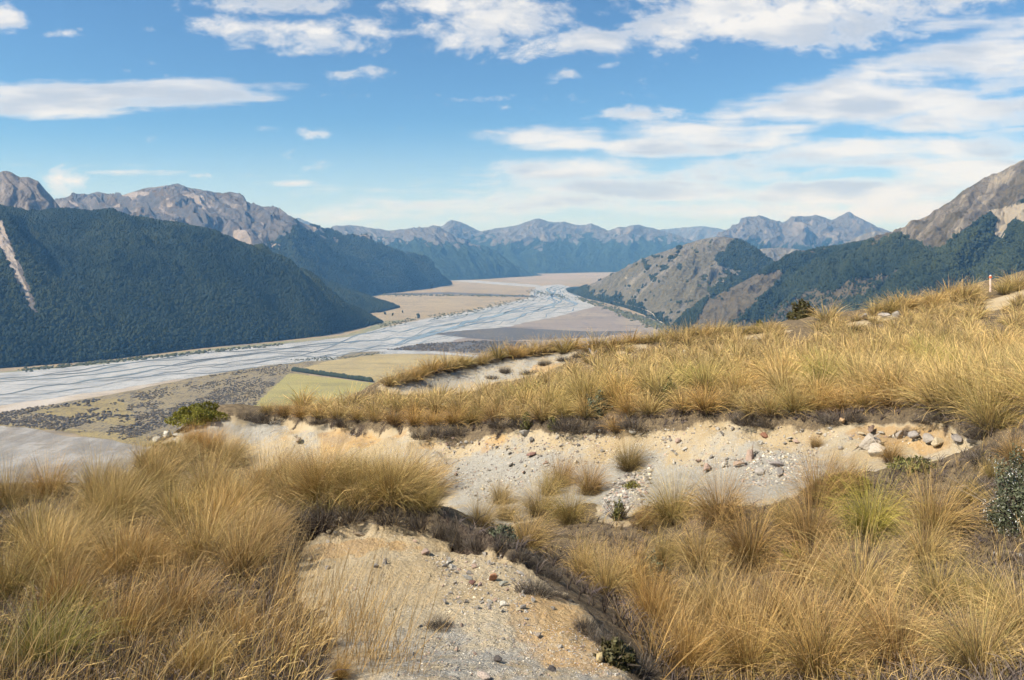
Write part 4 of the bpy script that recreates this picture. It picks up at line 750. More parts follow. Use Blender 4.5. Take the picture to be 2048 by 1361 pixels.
# gravel: uncountable small stones, joined
mt_grv, t, b = material('gravel_stone', .9, .1); t.set(b.inputs['Base Color'], attr(t, 'tone').outputs['Color'])
gm = []
for me in RS:
    n = len(me.vertices); v = np.empty(n * 3, np.float32); me.vertices.foreach_get('co', v); gm.append((v.reshape(-1, 3), np.array([tuple(f_.vertices) for f_ in me.polygons])))
def gravel(name, polys, label):
    Vs, Fs, Cs, n0 = [], [], [], 0
    for poly, n, lo, hi in polys:
        P = np.asarray(poly, float); px = rr_.uniform(P[:, 0].min(), P[:, 0].max(), n * 2); py = rr_.uniform(P[:, 1].min(), P[:, 1].max(), n * 2); k = inpoly(px, py, P); px, py = px[k], py[k]
        Wp = hit(px, py); k = zone_at(Wp[:, 0], Wp[:, 1], 0) + rr_.normal(0, .15, len(Wp)) > .6; Wp = Wp[k]
        Z_ = zat(Wp[:, 0], Wp[:, 1])
        for (x, y), z in zip(Wp, Z_):
            s = (lo + (hi - lo) * rr_.random() ** 3) * y / F; v, f_ = gm[rr_.integers(len(gm))]; a = rr_.uniform(0, 6.28); c, sn = np.cos(a), np.sin(a)
            q = v * s; q = np.stack([q[:, 0] * c - q[:, 1] * sn, q[:, 0] * sn + q[:, 1] * c, q[:, 2]], 1) + (x, y, z + s * .12); Vs.append(q); Fs.append(f_ + n0); n0 += len(q)
            tone = np.array([(.40, .37, .33), (.32, .30, .28), (.52, .48, .41), (.54, .46, .33), (.24, .21, .19), (.42, .31, .25)][rr_.integers(6)]) * rr_.uniform(.8, 1.2); Cs.append(np.tile([*tone, 1], (len(q), 1)))
    obj(name, mesh(name, np.concatenate(Vs), np.concatenate(Fs), False, {'tone': np.concatenate(Cs)}), mt_grv, kind='stuff', label=label)
gravel('gravel', [(PB, 2200, 1.5, 7), (PB2, 1300, 1.5, 7), ([(430, 850), (860, 880), (880, 960), (700, 930), (500, 890)], 500, 2, 6), (PA, 2200, 1.2, 5), (PRUB, 350, 2.5, 9), ([(880, 1240), (1200, 1260), (1270, 1358), (800, 1358)], 1700, 1.6, 7), (PE1, 700, 3, 12), ([(1960, 930), (2048, 920), (2048, 1180), (1990, 1180)], 500, 2, 10), ([(720, 790), (930, 728), (1090, 705), (1100, 745), (950, 780)], 700, 1.5, 6), ([(1480, 910), (1640, 900), (1640, 960), (1480, 980)], 500, 3, 10), ([(1200, 1230), (1300, 1250), (1380, 1340), (1300, 1340)], 500, 3, 10)], 'fine loose gravel over the bare ground')

# ------------------------------------------------------------------ grass
def blades(n, rb, L, t0, t1, droop, lean, seed, wd, segs=5, wob=.12, Lsd=.25, flat=0.0):
    """n bent ribbons from a tuft base; returns verts, quads, colour(r random, g along blade)"""
    r = np.random.default_rng(seed); az = r.uniform(0, 2 * np.pi, n); q = np.sqrt(r.uniform(0, 1, n))
    base = np.stack([rb * q * np.cos(az), rb * q * np.sin(az), np.full(n, -.03)], 1); az2 = az + r.normal(0, .7, n)
    ti = t0 + (t1 - t0) * q * r.uniform(.3, 1.15, n)
    d = np.stack([np.sin(ti) * np.cos(az2), np.sin(ti) * np.sin(az2), np.cos(ti)], 1) + np.array([lean[0], lean[1], 0]) * r.uniform(.3, 1.2, (n, 1)); d /= np.linalg.norm(d, axis=1)[:, None]
    ln = L * np.clip(r.normal(1, Lsd, n), .3, 1.5); dr = droop * r.uniform(.3, 1.6, n); side0 = np.stack([-np.sin(az2), np.cos(az2), r.normal(0, .3, n)], 1)
    ang = r.normal(0, .9, n); wdv = wd * r.uniform(.6, 1.3, n); P = base.copy(); pts = []
    bend = r.normal(0, wob, (n, 3))
    for k in range(segs + 1):
        f = k / segs; s_ = np.cross(d, side0 * np.cos(ang)[:, None] + np.cross(d, side0) * np.sin(ang)[:, None]); s_ /= np.maximum(np.linalg.norm(s_, axis=1), 1e-6)[:, None]
        w_ = (wdv * (1 - .85 * f ** 1.6))[:, None] * .5; pts.append(np.stack([P - s_ * w_, P + s_ * w_], 1))
        P = P + d * (ln / segs)[:, None]; d = d + np.stack([lean[0] * .25 * np.ones(n), lean[1] * .25 * np.ones(n), -dr / segs * (1 + f)], 1) + bend / segs; d /= np.linalg.norm(d, axis=1)[:, None]
        P[:, 2] = np.maximum(P[:, 2], .01 + flat)
    A = np.stack(pts, 1)                     # n, segs+1, 2, 3
    i = (np.arange(n)[:, None] * (segs + 1) + np.arange(segs)[None]) * 2; fc = np.stack([i, i + 1, i + 3, i + 2], -1).reshape(-1, 4)
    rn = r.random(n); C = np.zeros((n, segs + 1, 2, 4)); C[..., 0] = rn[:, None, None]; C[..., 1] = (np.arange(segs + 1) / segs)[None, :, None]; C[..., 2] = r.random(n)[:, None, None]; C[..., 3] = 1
    return A.reshape(-1, 3), fc, C.reshape(-1, 4)

def grass_mat(name, base, mid, tip, alt, altp=.25, trans=.10, dk=.0):
    mt = bpy.data.materials.new(name); mt.use_nodes = True; mt.node_tree.nodes.clear(); t = NT(mt.node_tree)
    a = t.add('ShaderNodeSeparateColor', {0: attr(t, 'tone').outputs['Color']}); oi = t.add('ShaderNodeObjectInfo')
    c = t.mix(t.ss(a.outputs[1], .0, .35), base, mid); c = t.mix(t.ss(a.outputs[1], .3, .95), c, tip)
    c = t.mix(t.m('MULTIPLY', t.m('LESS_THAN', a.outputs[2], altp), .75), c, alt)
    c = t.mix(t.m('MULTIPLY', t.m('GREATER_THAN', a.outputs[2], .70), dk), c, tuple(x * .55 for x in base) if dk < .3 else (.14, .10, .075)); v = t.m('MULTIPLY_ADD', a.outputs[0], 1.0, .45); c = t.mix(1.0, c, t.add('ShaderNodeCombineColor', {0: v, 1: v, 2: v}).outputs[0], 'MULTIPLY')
    c = t.mix(1.0, c, oi.outputs['Color'], 'MULTIPLY')
    d = t.add('ShaderNodeBsdfPrincipled', {'Base Color': c, 'Roughness': .6, 'Specular IOR Level': .25}); tr = t.add('ShaderNodeBsdfTranslucent', {'Color': c})
    mx = t.add('ShaderNodeMixShader', {0: trans, 1: d.outputs[0], 2: tr.outputs[0]}); o = t.add('ShaderNodeOutputMaterial'); t.l.new(mx.outputs[0], o.inputs[0]); return mt
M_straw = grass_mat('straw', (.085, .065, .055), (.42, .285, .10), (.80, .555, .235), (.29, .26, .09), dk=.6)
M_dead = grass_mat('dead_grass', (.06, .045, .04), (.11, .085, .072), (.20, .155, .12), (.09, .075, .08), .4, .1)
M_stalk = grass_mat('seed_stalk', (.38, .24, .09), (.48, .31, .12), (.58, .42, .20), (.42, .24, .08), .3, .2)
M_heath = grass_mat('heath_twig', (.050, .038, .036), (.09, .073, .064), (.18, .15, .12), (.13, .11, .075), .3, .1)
def bmesh_(name, args, mat): v, f_, c = blades(**args); me = mesh(name, v, f_, False, {'tone': c}); me.materials.append(mat); return me
# unit tussocks: about 1 m tall, scaled on placing. (blades, dead skirt, stalks)
def kindset(nm, n, count, seeds, segs, wd, **kw):
    out = []
    for s in range(count):
        b1 = bmesh_('blades', dict(n=n, seed=seeds + s * 3, wd=wd, segs=segs, **kw), M_straw)
        lean = kw['lean']
        b2 = bmesh_('dead_skirt', dict(n=n // 3, rb=kw['rb'] * 1.1, L=kw['L'] * .5, t0=.4, t1=1.5, droop=1.6, lean=(lean[0] * .5, lean[1] * .5), seed=seeds + s * 3 + 1, wd=wd * 1.2, segs=max(3, segs - 1)), M_dead)
        b3 = bmesh_('seed_stalks', dict(n=max(8, n // 45), rb=kw['rb'] * .7, L=kw['L'] * 1.12, t0=.03, t1=.5, droop=.3, lean=(lean[0] * .7, lean[1] * .7), seed=seeds + s * 3 + 2, wd=wd * .9, segs=segs), M_stalk)
        out.append((b1, b2, b3))
    return out
TS = {
 'row': kindset('row', 700, 5, 1000, 4, .010, rb=.22, L=1.05, t0=.05, t1=1.15, droop=.9, lean=(.10, 0)),
 'near': kindset('near', 1150, 4, 1100, 5, .0055, rb=.24, L=1.15, t0=.03, t1=1.2, droop=.9, lean=(.12, 0)),
 'weep': kindset('weep', 1200, 4, 1200, 6, .0055, rb=.23, L=1.2, t0=.04, t1=1.2, droop=1.25, lean=(-.03, -.06)),
 'wind': kindset('wind', 1350, 5, 1300, 6, .0050, rb=.26, L=1.12, t0=.02, t1=1.05, droop=.8, lean=(.13, -.02)),
 'mid': kindset('mid', 300, 6, 1400, 3, .018, rb=.22, L=1.05, t0=.05, t1=1.1, droop=1.0, lean=(.12, 0))}
for k_, q in TS.items():
    for a in q:
        for me in a: me.name = me.name.split('.')[0]
LAST = [None]
def tussock(px, py, hpx, kind, tint, label, group, wide=1.0, parts=3, yaw=None, xyz=None):
    x, y, z = place(px, py)[0] if xyz is None else xyz
    s = hpx * y / F * {'weep': .74, 'wind': .62, 'near': .64, 'row': .58}.get(kind, .52); st = random.choice(TS[kind])
    r = bpy.data.objects.new('tussock', None); COL.objects.link(r); r.location = (x, y, z); kw_ = .80 if kind in ('weep', 'near') else .90; r.scale = (s * wide * kw_, s * wide * kw_, s); r.rotation_euler = (random.uniform(-.06, .06), random.uniform(-.06, .06), random.uniform(-.5, .5) if yaw is None else yaw)
    tag(r, label, 'grass tussock', group); r.empty_display_size = .1; LAST[0] = r
    j = random.uniform(.88, 1.10)
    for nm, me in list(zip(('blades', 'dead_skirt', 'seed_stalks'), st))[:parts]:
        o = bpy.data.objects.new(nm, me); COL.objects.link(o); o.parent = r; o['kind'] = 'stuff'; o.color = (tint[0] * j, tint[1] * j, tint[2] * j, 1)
    return r
GOLD, OLIVE, BROWN, GREEN, PALE = (1, 1, 1), (.86, .89, .78), (.86, .77, .74), (.82, 1.0, .62), (1.10, 1.08, 1.05)
# ridge row along the bench edge
rk0 = random.Random(3)
G1 = 'tussocks in the row along the cut bank'
row = [(535, 822, 46), (568, 826, 52), (604, 830, 56), (640, 832, 58), (678, 834, 62), (716, 838, 60), (752, 838, 62), (790, 842, 64), (832, 846, 66), (868, 846, 62), (910, 842, 66), (948, 842, 72), (992, 840, 74), (1034, 838, 70), (1085, 836, 84), (1130, 832, 74), (1172, 830, 78), (1262, 828, 88), (1300, 824, 84), (1370, 820, 90), (1412, 818, 96), (1462, 812, 86), (1508, 828, 92), (1545, 826, 104), (1592, 822, 110), (1640, 818, 100), (1690, 816, 96), (1738, 812, 104), (1790, 808, 118), (1838, 806, 112), (1885, 812, 150), (1940, 818, 158), (2030, 830, 170)]
for i, (x, y, h) in enumerate(row):
    y += 5
    lab = f'golden tussock, {ordn[i]} from the left along the cut bank edge' if i < 17 else f'golden tussock, {ordn[len(row) - 1 - i] if i < len(row) - 1 else "last"} from the right along the cut bank edge'.replace('first from', 'first before the end from')
    tussock(x, y, h, 'row', random.choice([GOLD, GOLD, PALE, OLIVE, BROWN, (1.02, .9, .75)]), lab, G1, rk0.uniform(.9, 1.25))
tussock(1988, 862, 165, 'near', (.98, 1, .95), 'big bristling tussock with dark foot at the right end of the cut bank', G1, 1.1)
tussock(1232, 862, 62, 'row', BROWN, 'thin brown tussock hanging below the bank edge at the grey-green shrub', G1)
G2 = 'tussocks in the gully on the right'
for a in [
 (1258, 940, 92, 'near', (.85, .85, .8), 'round olive tussock alone on the cut slope above the runnel', 1.05), (1180, 988, 100, 'near', BROWN, 'brown upright tussock left of the round olive one', .95), (1122, 972, 90, 'near', BROWN, 'dull brown tussock at the bottom of the grey gravel slope', .9), (1098, 990, 74, 'near', OLIVE, 'low tussock beneath the dull brown one', 1),
 (1002, 1006, 66, 'near', GOLD, 'small tussock where the gravel slope meets the gully', 1.1), (960, 1052, 84, 'near', GOLD, 'golden tussock in the gully right behind the mound overhang', 1.2), (1055, 1096, 100, 'near', PALE, 'pale round tussock behind the dark mound edge', 1.3), (1080, 1030, 84, 'weep', GOLD, 'drooping tussock on the far gully side above the pale round one', 1.2), (1140, 1048, 92, 'weep', OLIVE, 'olive drooping tussock in mid gully', 1.1), (1010, 1040, 70, 'near', GOLD, 'short tussock left of the pale round one', 1.1),
 (1170, 1160, 120, 'near', PALE, 'straw tussock left in the upright clump by the mound edge', .8), (1215, 1190, 140, 'near', GOLD, 'tall straw tussock in the middle of the upright clump', .8), (1262, 1190, 150, 'near', (1.05, .95, .8), 'orange-tinged tussock right in the upright clump', .8), (1305, 1248, 150, 'wind', (1.08, .92, .75), 'orange-gold tussock with purple shade at the gully foot', .8),
 (1345, 1050, 130, 'weep', OLIVE, 'olive round tussock left of the three on the gully bank', 1.0), (1440, 1050, 140, 'weep', BROWN, 'tall grey-brown tussock left of the dark brown one', .95), (1500, 1130, 150, 'weep', (.78, .70, .62), 'dark brown weeping tussock in mid gully bank', 1.1), (1400, 1140, 110, 'weep', PALE, 'pale drooping tussock under the olive round one', 1.1),
 (1640, 1010, 150, 'near', BROWN, 'tall brown tussock rising in front of the boulders', .95), (1690, 990, 110, 'near', (.85, .78, .7), 'brown tussock right beside the tall brown one', .9), (1620, 1090, 140, 'weep', BROWN, 'weeping brown tussock below the tall brown one', 1.0), (1570, 1060, 90, 'near', OLIVE, 'small olive tussock left of the tall brown one', 1),
 (1782, 925, 70, 'near', BROWN, 'thin spiky tussock by the flat boulder', .9), (1630, 895, 42, 'near', BROWN, 'small brown tussock alone on the pale bare slope', .9), (1740, 1070, 130, 'weep', (.95, 1.12, .6), 'yellow-green tussock in the middle of the gully bank', 1.2), (1870, 1070, 165, 'near', (.98, .92, .85), 'large fan-shaped tussock upper right on the bank', 1.15), (1940, 1010, 70, 'near', OLIVE, 'low olive tuft left of the white-flowered bush', 1.2),
 (1850, 1130, 110, 'weep', PALE, 'pale weeping tussock under the large fan-shaped one', 1.2), (1720, 1210, 170, 'weep', GOLD, 'broad golden tussock in the middle of the lower bank', 1.25), (1880, 1220, 160, 'near', OLIVE, 'olive spiky tussock lower right on the bank', 1.2), (1970, 1230, 130, 'near', (.8, .82, .7), 'dark olive tuft right of the spiky one', 1.1), (1620, 1170, 130, 'weep', BROWN, 'brown weeping tussock left of the broad golden one', 1.1),
 (1560, 1260, 160, 'near', (.85, .76, .72), 'purplish brown tussock in the gully bottom', 1.0), (1430, 1250, 150, 'weep', GOLD, 'golden weeping tussock right of the orange-gold one', 1.1), (1500, 1350, 170, 'weep', (1.0, .95, .85), 'large drooping tussock at the bottom centre right', 1.2), (1380, 1340, 150, 'wind', (1.0, .9, .78), 'straw tussock leaning over the gully at the bottom', 1.0), (1640, 1361, 190, 'weep', (.95, .9, .82), 'broad drooping tussock at the bottom right of centre', 1.25), (1800, 1340, 190, 'weep', BROWN, 'brownish drooping tussock at the bottom right', 1.25), (1960, 1350, 190, 'weep', GOLD, 'golden drooping tussock in the bottom right corner', 1.2), (2050, 1290, 170, 'weep', PALE, 'pale drooping tussock at the right edge', 1.1), (1760, 1290, 140, 'weep', GOLD, 'golden tussock between the broad golden and bottom brown ones', 1.1), (1330, 1130, 100, 'near', OLIVE, 'small olive tussock behind the upright clump', 1.0), (1290, 1060, 80, 'near', BROWN, 'small brown tuft at the foot of the runnel', 1.0), (2030, 925, 80, 'near', BROWN, 'brown tuft at the right edge under the big bristling tussock', 1.0), (1985, 960, 60, 'near', OLIVE, 'short tuft just left of the white-flowered bush top', 1.0)]:
    tussock(a[0], a[1], a[2] * 1.08, a[3], a[4], a[5], G2, a[6] * .84)
G3 = 'windswept tussocks on the left knoll'
for a in [
 (645, 1002, 92, 'wind', OLIVE, 'olive tussock on the left of the peat overhang', 1.1), (700, 994, 84, 'wind', GOLD, 'golden tussock in the middle of the peat overhang', 1.0), (790, 1004, 100, 'wind', (.95, .95, .85), 'broad bristling tussock at the right end of the peat overhang', 1.25), (850, 1020, 66, 'wind', OLIVE, 'small tuft hanging over the right overhang tip', 1.0), (745, 990, 80, 'wind', GOLD, 'tuft between the two main overhang tussocks', 1.0), (590, 1010, 100, 'wind', GOLD, 'golden tussock left of the peat overhang', 1.1),
 (490, 1150, 180, 'wind', (.92, .86, .85), 'large grey-gold tussock beside the left of the bare soil', 1.0), (410, 1130, 190, 'wind', GOLD, 'large golden tussock left of the grey-gold one', 1.0), (360, 1060, 150, 'wind', OLIVE, 'olive tussock behind the large golden one', 1.1), (545, 1100, 120, 'wind', (.85, .8, .85), 'grey tussock right against the bare soil', .8), (250, 1040, 130, 'wind', GOLD, 'golden tussock at mid left of the knoll', 1.1), (480, 1040, 150, 'wind', PALE, 'pale tall tussock rising at the top of the knoll', 1.0), (540, 1000, 120, 'wind', PALE, 'pale tussock on the knoll crest toward the overhang', 1.0),
 (420, 1000, 120, 'wind', GOLD, 'golden tussock on the knoll crest', 1.0), (320, 985, 105, 'wind', PALE, 'pale tussock on the knoll crest below the white rocks', 1.1), (200, 990, 95, 'wind', GOLD, 'golden crest tussock at far left', 1.1), (100, 1000, 95, 'wind', (1.08, .98, .85), 'orange-gold crest tussock near the left edge', 1.1), (20, 1015, 100, 'wind', GOLD, 'crest tussock in the left edge', 1.1), (60, 1090, 140, 'wind', OLIVE, 'olive tussock below the left edge crest', 1.1), (160, 1110, 150, 'wind', GOLD, 'golden tussock lower at far left', 1.1), (270, 1150, 170, 'wind', (.95, .88, .85), 'straw tussock in the middle of the left grass', 1.0), (20, 1200, 180, 'wind', OLIVE, 'greenish tussock at the left edge halfway down', 1.1), (130, 1230, 180, 'wind', (.95, .85, .75), 'brown-gold tussock in the lower left grass', 1.0), (360, 1250, 190, 'wind', BROWN, 'brown thin tussock in the lower left grass', .9), (250, 1300, 200, 'wind', (.95, .85, .72), 'tawny tussock near the bottom left', 1.0), (90, 1340, 210, 'wind', (.78, .95, .62), 'green-tinged arching tussock in the bottom left corner', 1.1), (470, 1290, 130, 'wind', (.9, .8, .7), 'tawny thin tussock at the bottom, left of the bare soil', .9), (590, 1345, 100, 'wind', (.95, .85, .7), 'sparse straw tussock at the bottom beside the bare soil', .8), (400, 1370, 170, 'wind', (.9, .85, .7), 'sparse tussock at the bottom edge left of centre', 1.0), (680, 1358, 80, 'wind', (.95, .85, .7), 'thin low tuft at the bottom on the bare soil', .8), (640, 1290, 70, 'wind', (.95, .88, .75), 'thin tuft at the left margin of the bare soil', .8),
 (420, 905, 60, 'wind', (1.05, .88, .7), 'orange-brown tussock below the green bush', 1.2), (385, 890, 46, 'wind', (1.0, .82, .62), 'rusty tussock just under the green bush', 1.2), (460, 930, 70, 'wind', PALE, 'pale tussock on the saddle below the rusty one', 1.2), (360, 925, 64, 'wind', GOLD, 'golden tussock left on the saddle', 1.2), (290, 935, 60, 'wind', PALE, 'pale tussock below the white ledge rocks', 1.2)]:
    tussock(a[0], a[1], a[2] * (1.35 if a[1] < 1030 else 1.0), a[3], a[4], a[5], G3, a[6] * (.8 if a[1] < 1030 else .92))
rk = np.random.default_rng(77)
for (n, x0, x1, y0, y1, hp, lab) in [(14, 0, 560, 990, 1200, 150, 'windswept golden tussock crowded among others on the left knoll'), (14, 560, 860, 970, 1003, 120, 'thin golden tussock on the back of the overhang')]:
    for k in range(n):
        y = rk.uniform(y0, y1); x = rk.uniform(x0, x1); tussock(x, y, hp * rk.uniform(.7, 1.15) * (.7 + .5 * (y - y0) / (y1 - y0)), 'wind', random.choice([GOLD, PALE, OLIVE, (1.05, .95, .82), BROWN]), lab, G3, rk.uniform(.9, 1.2)); QUEUE.append((LAST[0], x, y, 'windswept tussock on the left knoll', TMARK))
# slope behind the row: the largest as objects, the rest as one mass
cand = []
SLOPE = [(560, 812), (800, 800), (960, 790), (1080, 768), (1150, 735), (1200, 700), (1300, 685), (1400, 678), (1500, 668), (1600, 655), (1800, 625), (1981, 592), (2048, 575), (2120, 580), (2120, 830), (1900, 800), (1600, 800), (1400, 800), (1200, 815), (1000, 828), (700, 828)]
P = np.array(SLOPE, float); px = rk.uniform(560, 2120, 9000); py = rk.uniform(570, 832, 9000); k = inpoly(px, py, P); px, py = px[k], py[k]
Wp = hit(px, py); bz = zone_at(Wp[:, 0], Wp[:, 1], 0); cl = fbm(Wp[:, 0] * .5, Wp[:, 1] * .5, 3, 44)
k = (bz < .4) & ~((np.abs(px - 1981) < 24) & (py < 690)) & ~((np.abs(px - 1603) < 30) & (py < 690)); px, py, Wp, cl = px[k], py[k], Wp[k], cl[k]
# keep those at least 0.5 m apart (nearest first)
keep = []; cell = {}
for i in np.argsort(Wp[:, 1]):
    x, y = Wp[i]; c = (int(x // .5), int(y // .5)); okk = True
    for a in (-1, 0, 1):
        for b_ in (-1, 0, 1):
            for j in cell.get((c[0] + a, c[1] + b_), ()):
                if np.hypot(*(Wp[j] - Wp[i])) < .50 + .22 * (cl[i] < -.1): okk = False
    if okk: cell.setdefault(c, []).append(i); keep.append(i)
sky_pts = [(x, np.interp(x, [c[0] for c in CP[-17:]], [c[1] for c in CP[-17:]])) for x in np.arange(780, 2048, 22)]
G4, G5 = 'tussocks across the upper slope', 'tussocks along the skyline ridge'
for i, (x, y) in enumerate(sky_pts):
    x += rk.uniform(-7, 7)
    if (1670 < x < 1760 and rk.random() < .6) or 1952 < x < 2006 or 1572 < x < 1634: continue
    where = 'left of the scree crest' if x < 900 else 'above the white scree' if x < 1150 else 'on the skyline between scree and dark round bush' if x < 1580 else 'on the skyline right of the dark round bush' if x < 1880 else 'on the skyline near the marker post'
    tussock(x, y + rk.uniform(3, 9), rk.uniform(40, 70) + 14 * (x > 1600), 'mid', random.choice([GOLD, GOLD, (1.05, .95, .8), BROWN, OLIVE]), f'golden tussock {where}', G5, rk.uniform(1.0, 1.35), 2); QUEUE.append((LAST[0], x, y, 'golden tussock on the skyline', TMARK))
big = keep[:150]; rest = keep[150:]
for i in big:
    x, y = Wp[i]; h = rk.uniform(.65, 1.05) * F / y; X_ = px[i]; w_ = 'left part of the upper slope' if X_ < 1100 else 'middle of the upper slope' if X_ < 1600 else 'right part of the upper slope'
    tint, nm = [(GOLD, 'golden'), (PALE, 'pale'), (OLIVE, 'olive'), ((1.05, .96, .8), 'orange-gold'), (GREEN, 'greenish') if rk.random() < .2 else (GOLD, 'golden')][rk.integers(5)]
    tussock(0, 0, h, 'row' if y < 15 else 'mid', tint, f'{nm} tussock in the {w_}', G4, rk.uniform(.95, 1.25), 2, xyz=(x, y, float(zat(x, y)))); QUEUE.append((LAST[0], px[i], py[i], f'{nm} tussock on the upper slope', TMARK))
# the mass
Vs, Fs, Cs, n0 = [], [], [], 0
proto = [blades(n=110, rb=.22, L=1.05, t0=.05, t1=1.15, droop=1.0, lean=(.12, 0), seed=2000 + k, wd=.028, segs=2) for k in range(6)]
for i in rest:
    v, f_, c = proto[rk.integers(6)]; x, y = Wp[i]; s = rk.uniform(.30, .52); a = rk.uniform(-.5, .5); q = v * s * np.array((1.15, 1.15, 1)); q = np.stack([q[:, 0] * np.cos(a) - q[:, 1] * np.sin(a), q[:, 0] * np.sin(a) + q[:, 1] * np.cos(a), q[:, 2]], 1)
    c = c.copy(); c[:, 0] = c[:, 0] * .5 + .6 * rk.random() - .05; Vs.append(q + (x, y, float(zat(x, y)))); Fs.append(f_ + n0); n0 += len(v); Cs.append(c)
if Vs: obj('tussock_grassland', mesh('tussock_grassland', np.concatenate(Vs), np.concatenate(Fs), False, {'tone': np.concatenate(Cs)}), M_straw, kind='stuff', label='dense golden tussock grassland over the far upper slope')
# loose fine grass between the tussocks
def loose(name, regs, mat, label, seed):
    r = np.random.default_rng(seed); Vs, Fs, Cs, n0 = [], [], [], 0
    for poly, n, hm, nb, thr, wd, lean in regs:
        P = np.asarray(poly, float); px = r.uniform(P[:, 0].min(), P[:, 0].max(), n); py = r.uniform(P[:, 1].min(), P[:, 1].max(), n); k = inpoly(px, py, P); Wp = hit(px[k], py[k])
        Wp = Wp[zone_at(Wp[:, 0], Wp[:, 1], 0) < thr]; Z_ = zat(Wp[:, 0], Wp[:, 1])
        pr = [blades(n=nb, rb=.05, L=1, t0=.05, t1=.7 if hm > .4 else .9, droop=.35 if hm > .4 else 1.0, lean=lean, seed=seed + 50 + q, wd=wd / hm, segs=3) for q in range(8)]
        for (x, y), z in zip(Wp, Z_):
            v, f_, c = pr[r.integers(8)]; s = hm * r.uniform(.5, 1.3); Vs.append(v * s + (x, y, z)); Fs.append(f_ + n0); n0 += len(v); Cs.append(c)
    obj(name, mesh(name, np.concatenate(Vs), np.concatenate(Fs), False, {'tone': np.concatenate(Cs)}), mat, kind='stuff', label=label)
LEFT = [(-350, 1060), (0, 985), (300, 960), (560, 985), (585, 1060), (540, 1120), (560, 1200), (640, 1290), (640, 1358), (560, 1560), (-350, 1560)]
RIGHT = [(940, 1020), (1060, 1000), (1200, 1040), (1350, 1000), (1500, 960), (1700, 930), (1960, 890), (2048, 850), (2300, 850), (2300, 1560), (1500, 1560), (1330, 1358), (1200, 1200), (1060, 1110)]
loose('dry_grass', [(LEFT, 2000, .15, 6, .5, .0035, (.3, 0)), (RIGHT, 1500, .16, 6, .45, .0038, (.05, -.05)), (SLOPE, 4200, .11, 6, .5, .010, (.15, 0)), ([(540, 965), (860, 970), (880, 1030), (600, 1030)], 900, .22, 6, .6, .0035, (.3, 0)), ([(280, 880), (440, 860), (520, 930), (300, 960)], 900, .20, 6, .8, .006, (.3, 0))], M_straw, 'fine dry grass filling between the tussocks', 300)
loose('seed_grass', [(LEFT, 620, .46, 4, .6, .0028, (.16, 0)), ([(560, 1150), (760, 1250), (850, 1358), (500, 1358)], 330, .42, 4, 2, .0025, (.16, 0)), ([(1280, 1250), (1700, 1240), (1750, 1358), (1300, 1358)], 350, .5, 4, .7, .0028, (.1, 0))], M_stalk, 'tall thin orange seed stalks in the front grass', 400)

loose('dead_litter', [(RIGHT, 8000, .10, 6, .7, .006, (0, 0)), (LEFT, 7000, .11, 6, .8, .006, (0, 0)), ([(500, 820), (800, 830), (1000, 838), (1300, 830), (1450, 818), (1700, 822), (1950, 830), (1990, 880), (1700, 850), (1300, 856), (1000, 866), (700, 850), (520, 838)], 2600, .10, 6, .55, .009, (0, 0)), ([(540, 985), (860, 990), (940, 1080), (1100, 1160), (1290, 1300), (1340, 1350), (1420, 1350), (1200, 1150), (1000, 1060)], 1800, .10, 6, .6, .006, (0, 0))], M_dead, 'dead grass litter on the ground between the clumps', 500)

# ------------------------------------------------------------------ shrubs
def leafy(seed, n, rx, ry, rz, leaf, shell=.55, base=.15):
    """leaf quads through a lumpy dome; unit metres"""
    r = np.random.default_rng(seed); d = r.normal(size=(n, 3)); d /= np.linalg.norm(d, axis=1)[:, None]; d[:, 2] = np.abs(d[:, 2]) * 1.0 - base
    lump_ = 1 + .28 * np.sin(d[:, 0] * 5 + seed) * np.sin(d[:, 1] * 6 + 2) + .2 * np.sin(d[:, 2] * 9 + d[:, 0] * 7); rad = (shell + (1 - shell) * r.random(n) ** .5) * lump_
    c = d * rad[:, None] * (rx, ry, rz); a = r.normal(size=(n, 3)); a /= np.linalg.norm(a, axis=1)[:, None]; b_ = np.cross(a, d + r.normal(0, .4, (n, 3))); b_ /= np.maximum(np.linalg.norm(b_, axis=1), 1e-6)[:, None]
    s = leaf * r.uniform(.6, 1.4, (n, 1)); Vv = np.stack([c - a * s, c + b_ * s * .45, c + a * s, c - b_ * s * .45], 1).reshape(-1, 3); i = np.arange(n)[:, None] * 4; C = np.zeros((n, 4, 4)); C[..., 0] = r.random(n)[:, None]; C[..., 1] = .6; C[..., 2] = r.random(n)[:, None]; C[..., 3] = 1
    return Vv, i + np.arange(4)[None], C.reshape(-1, 4)
L_green = grass_mat('leaf_green', (.12, .125, .02), (.20, .19, .025), (.25, .22, .035), (.13, .13, .02), .3, .25)
L_dark = grass_mat('leaf_dark', (.05, .05, .02), (.085, .078, .028), (.10, .09, .035), (.10, .075, .035), .3, .2)
L_olive = grass_mat('leaf_olive', (.10, .11, .03), (.16, .155, .045), (.2, .19, .06), (.10, .11, .04), .3, .25)
L_greyg = grass_mat('leaf_grey_green', (.05, .065, .03), (.09, .105, .055), (.12, .13, .075), (.14, .145, .10), .3, .2)
L_flower = grass_mat('white_flower', (.5, .5, .46), (.62, .62, .58), (.7, .7, .66), (.55, .54, .48), .3, .2)
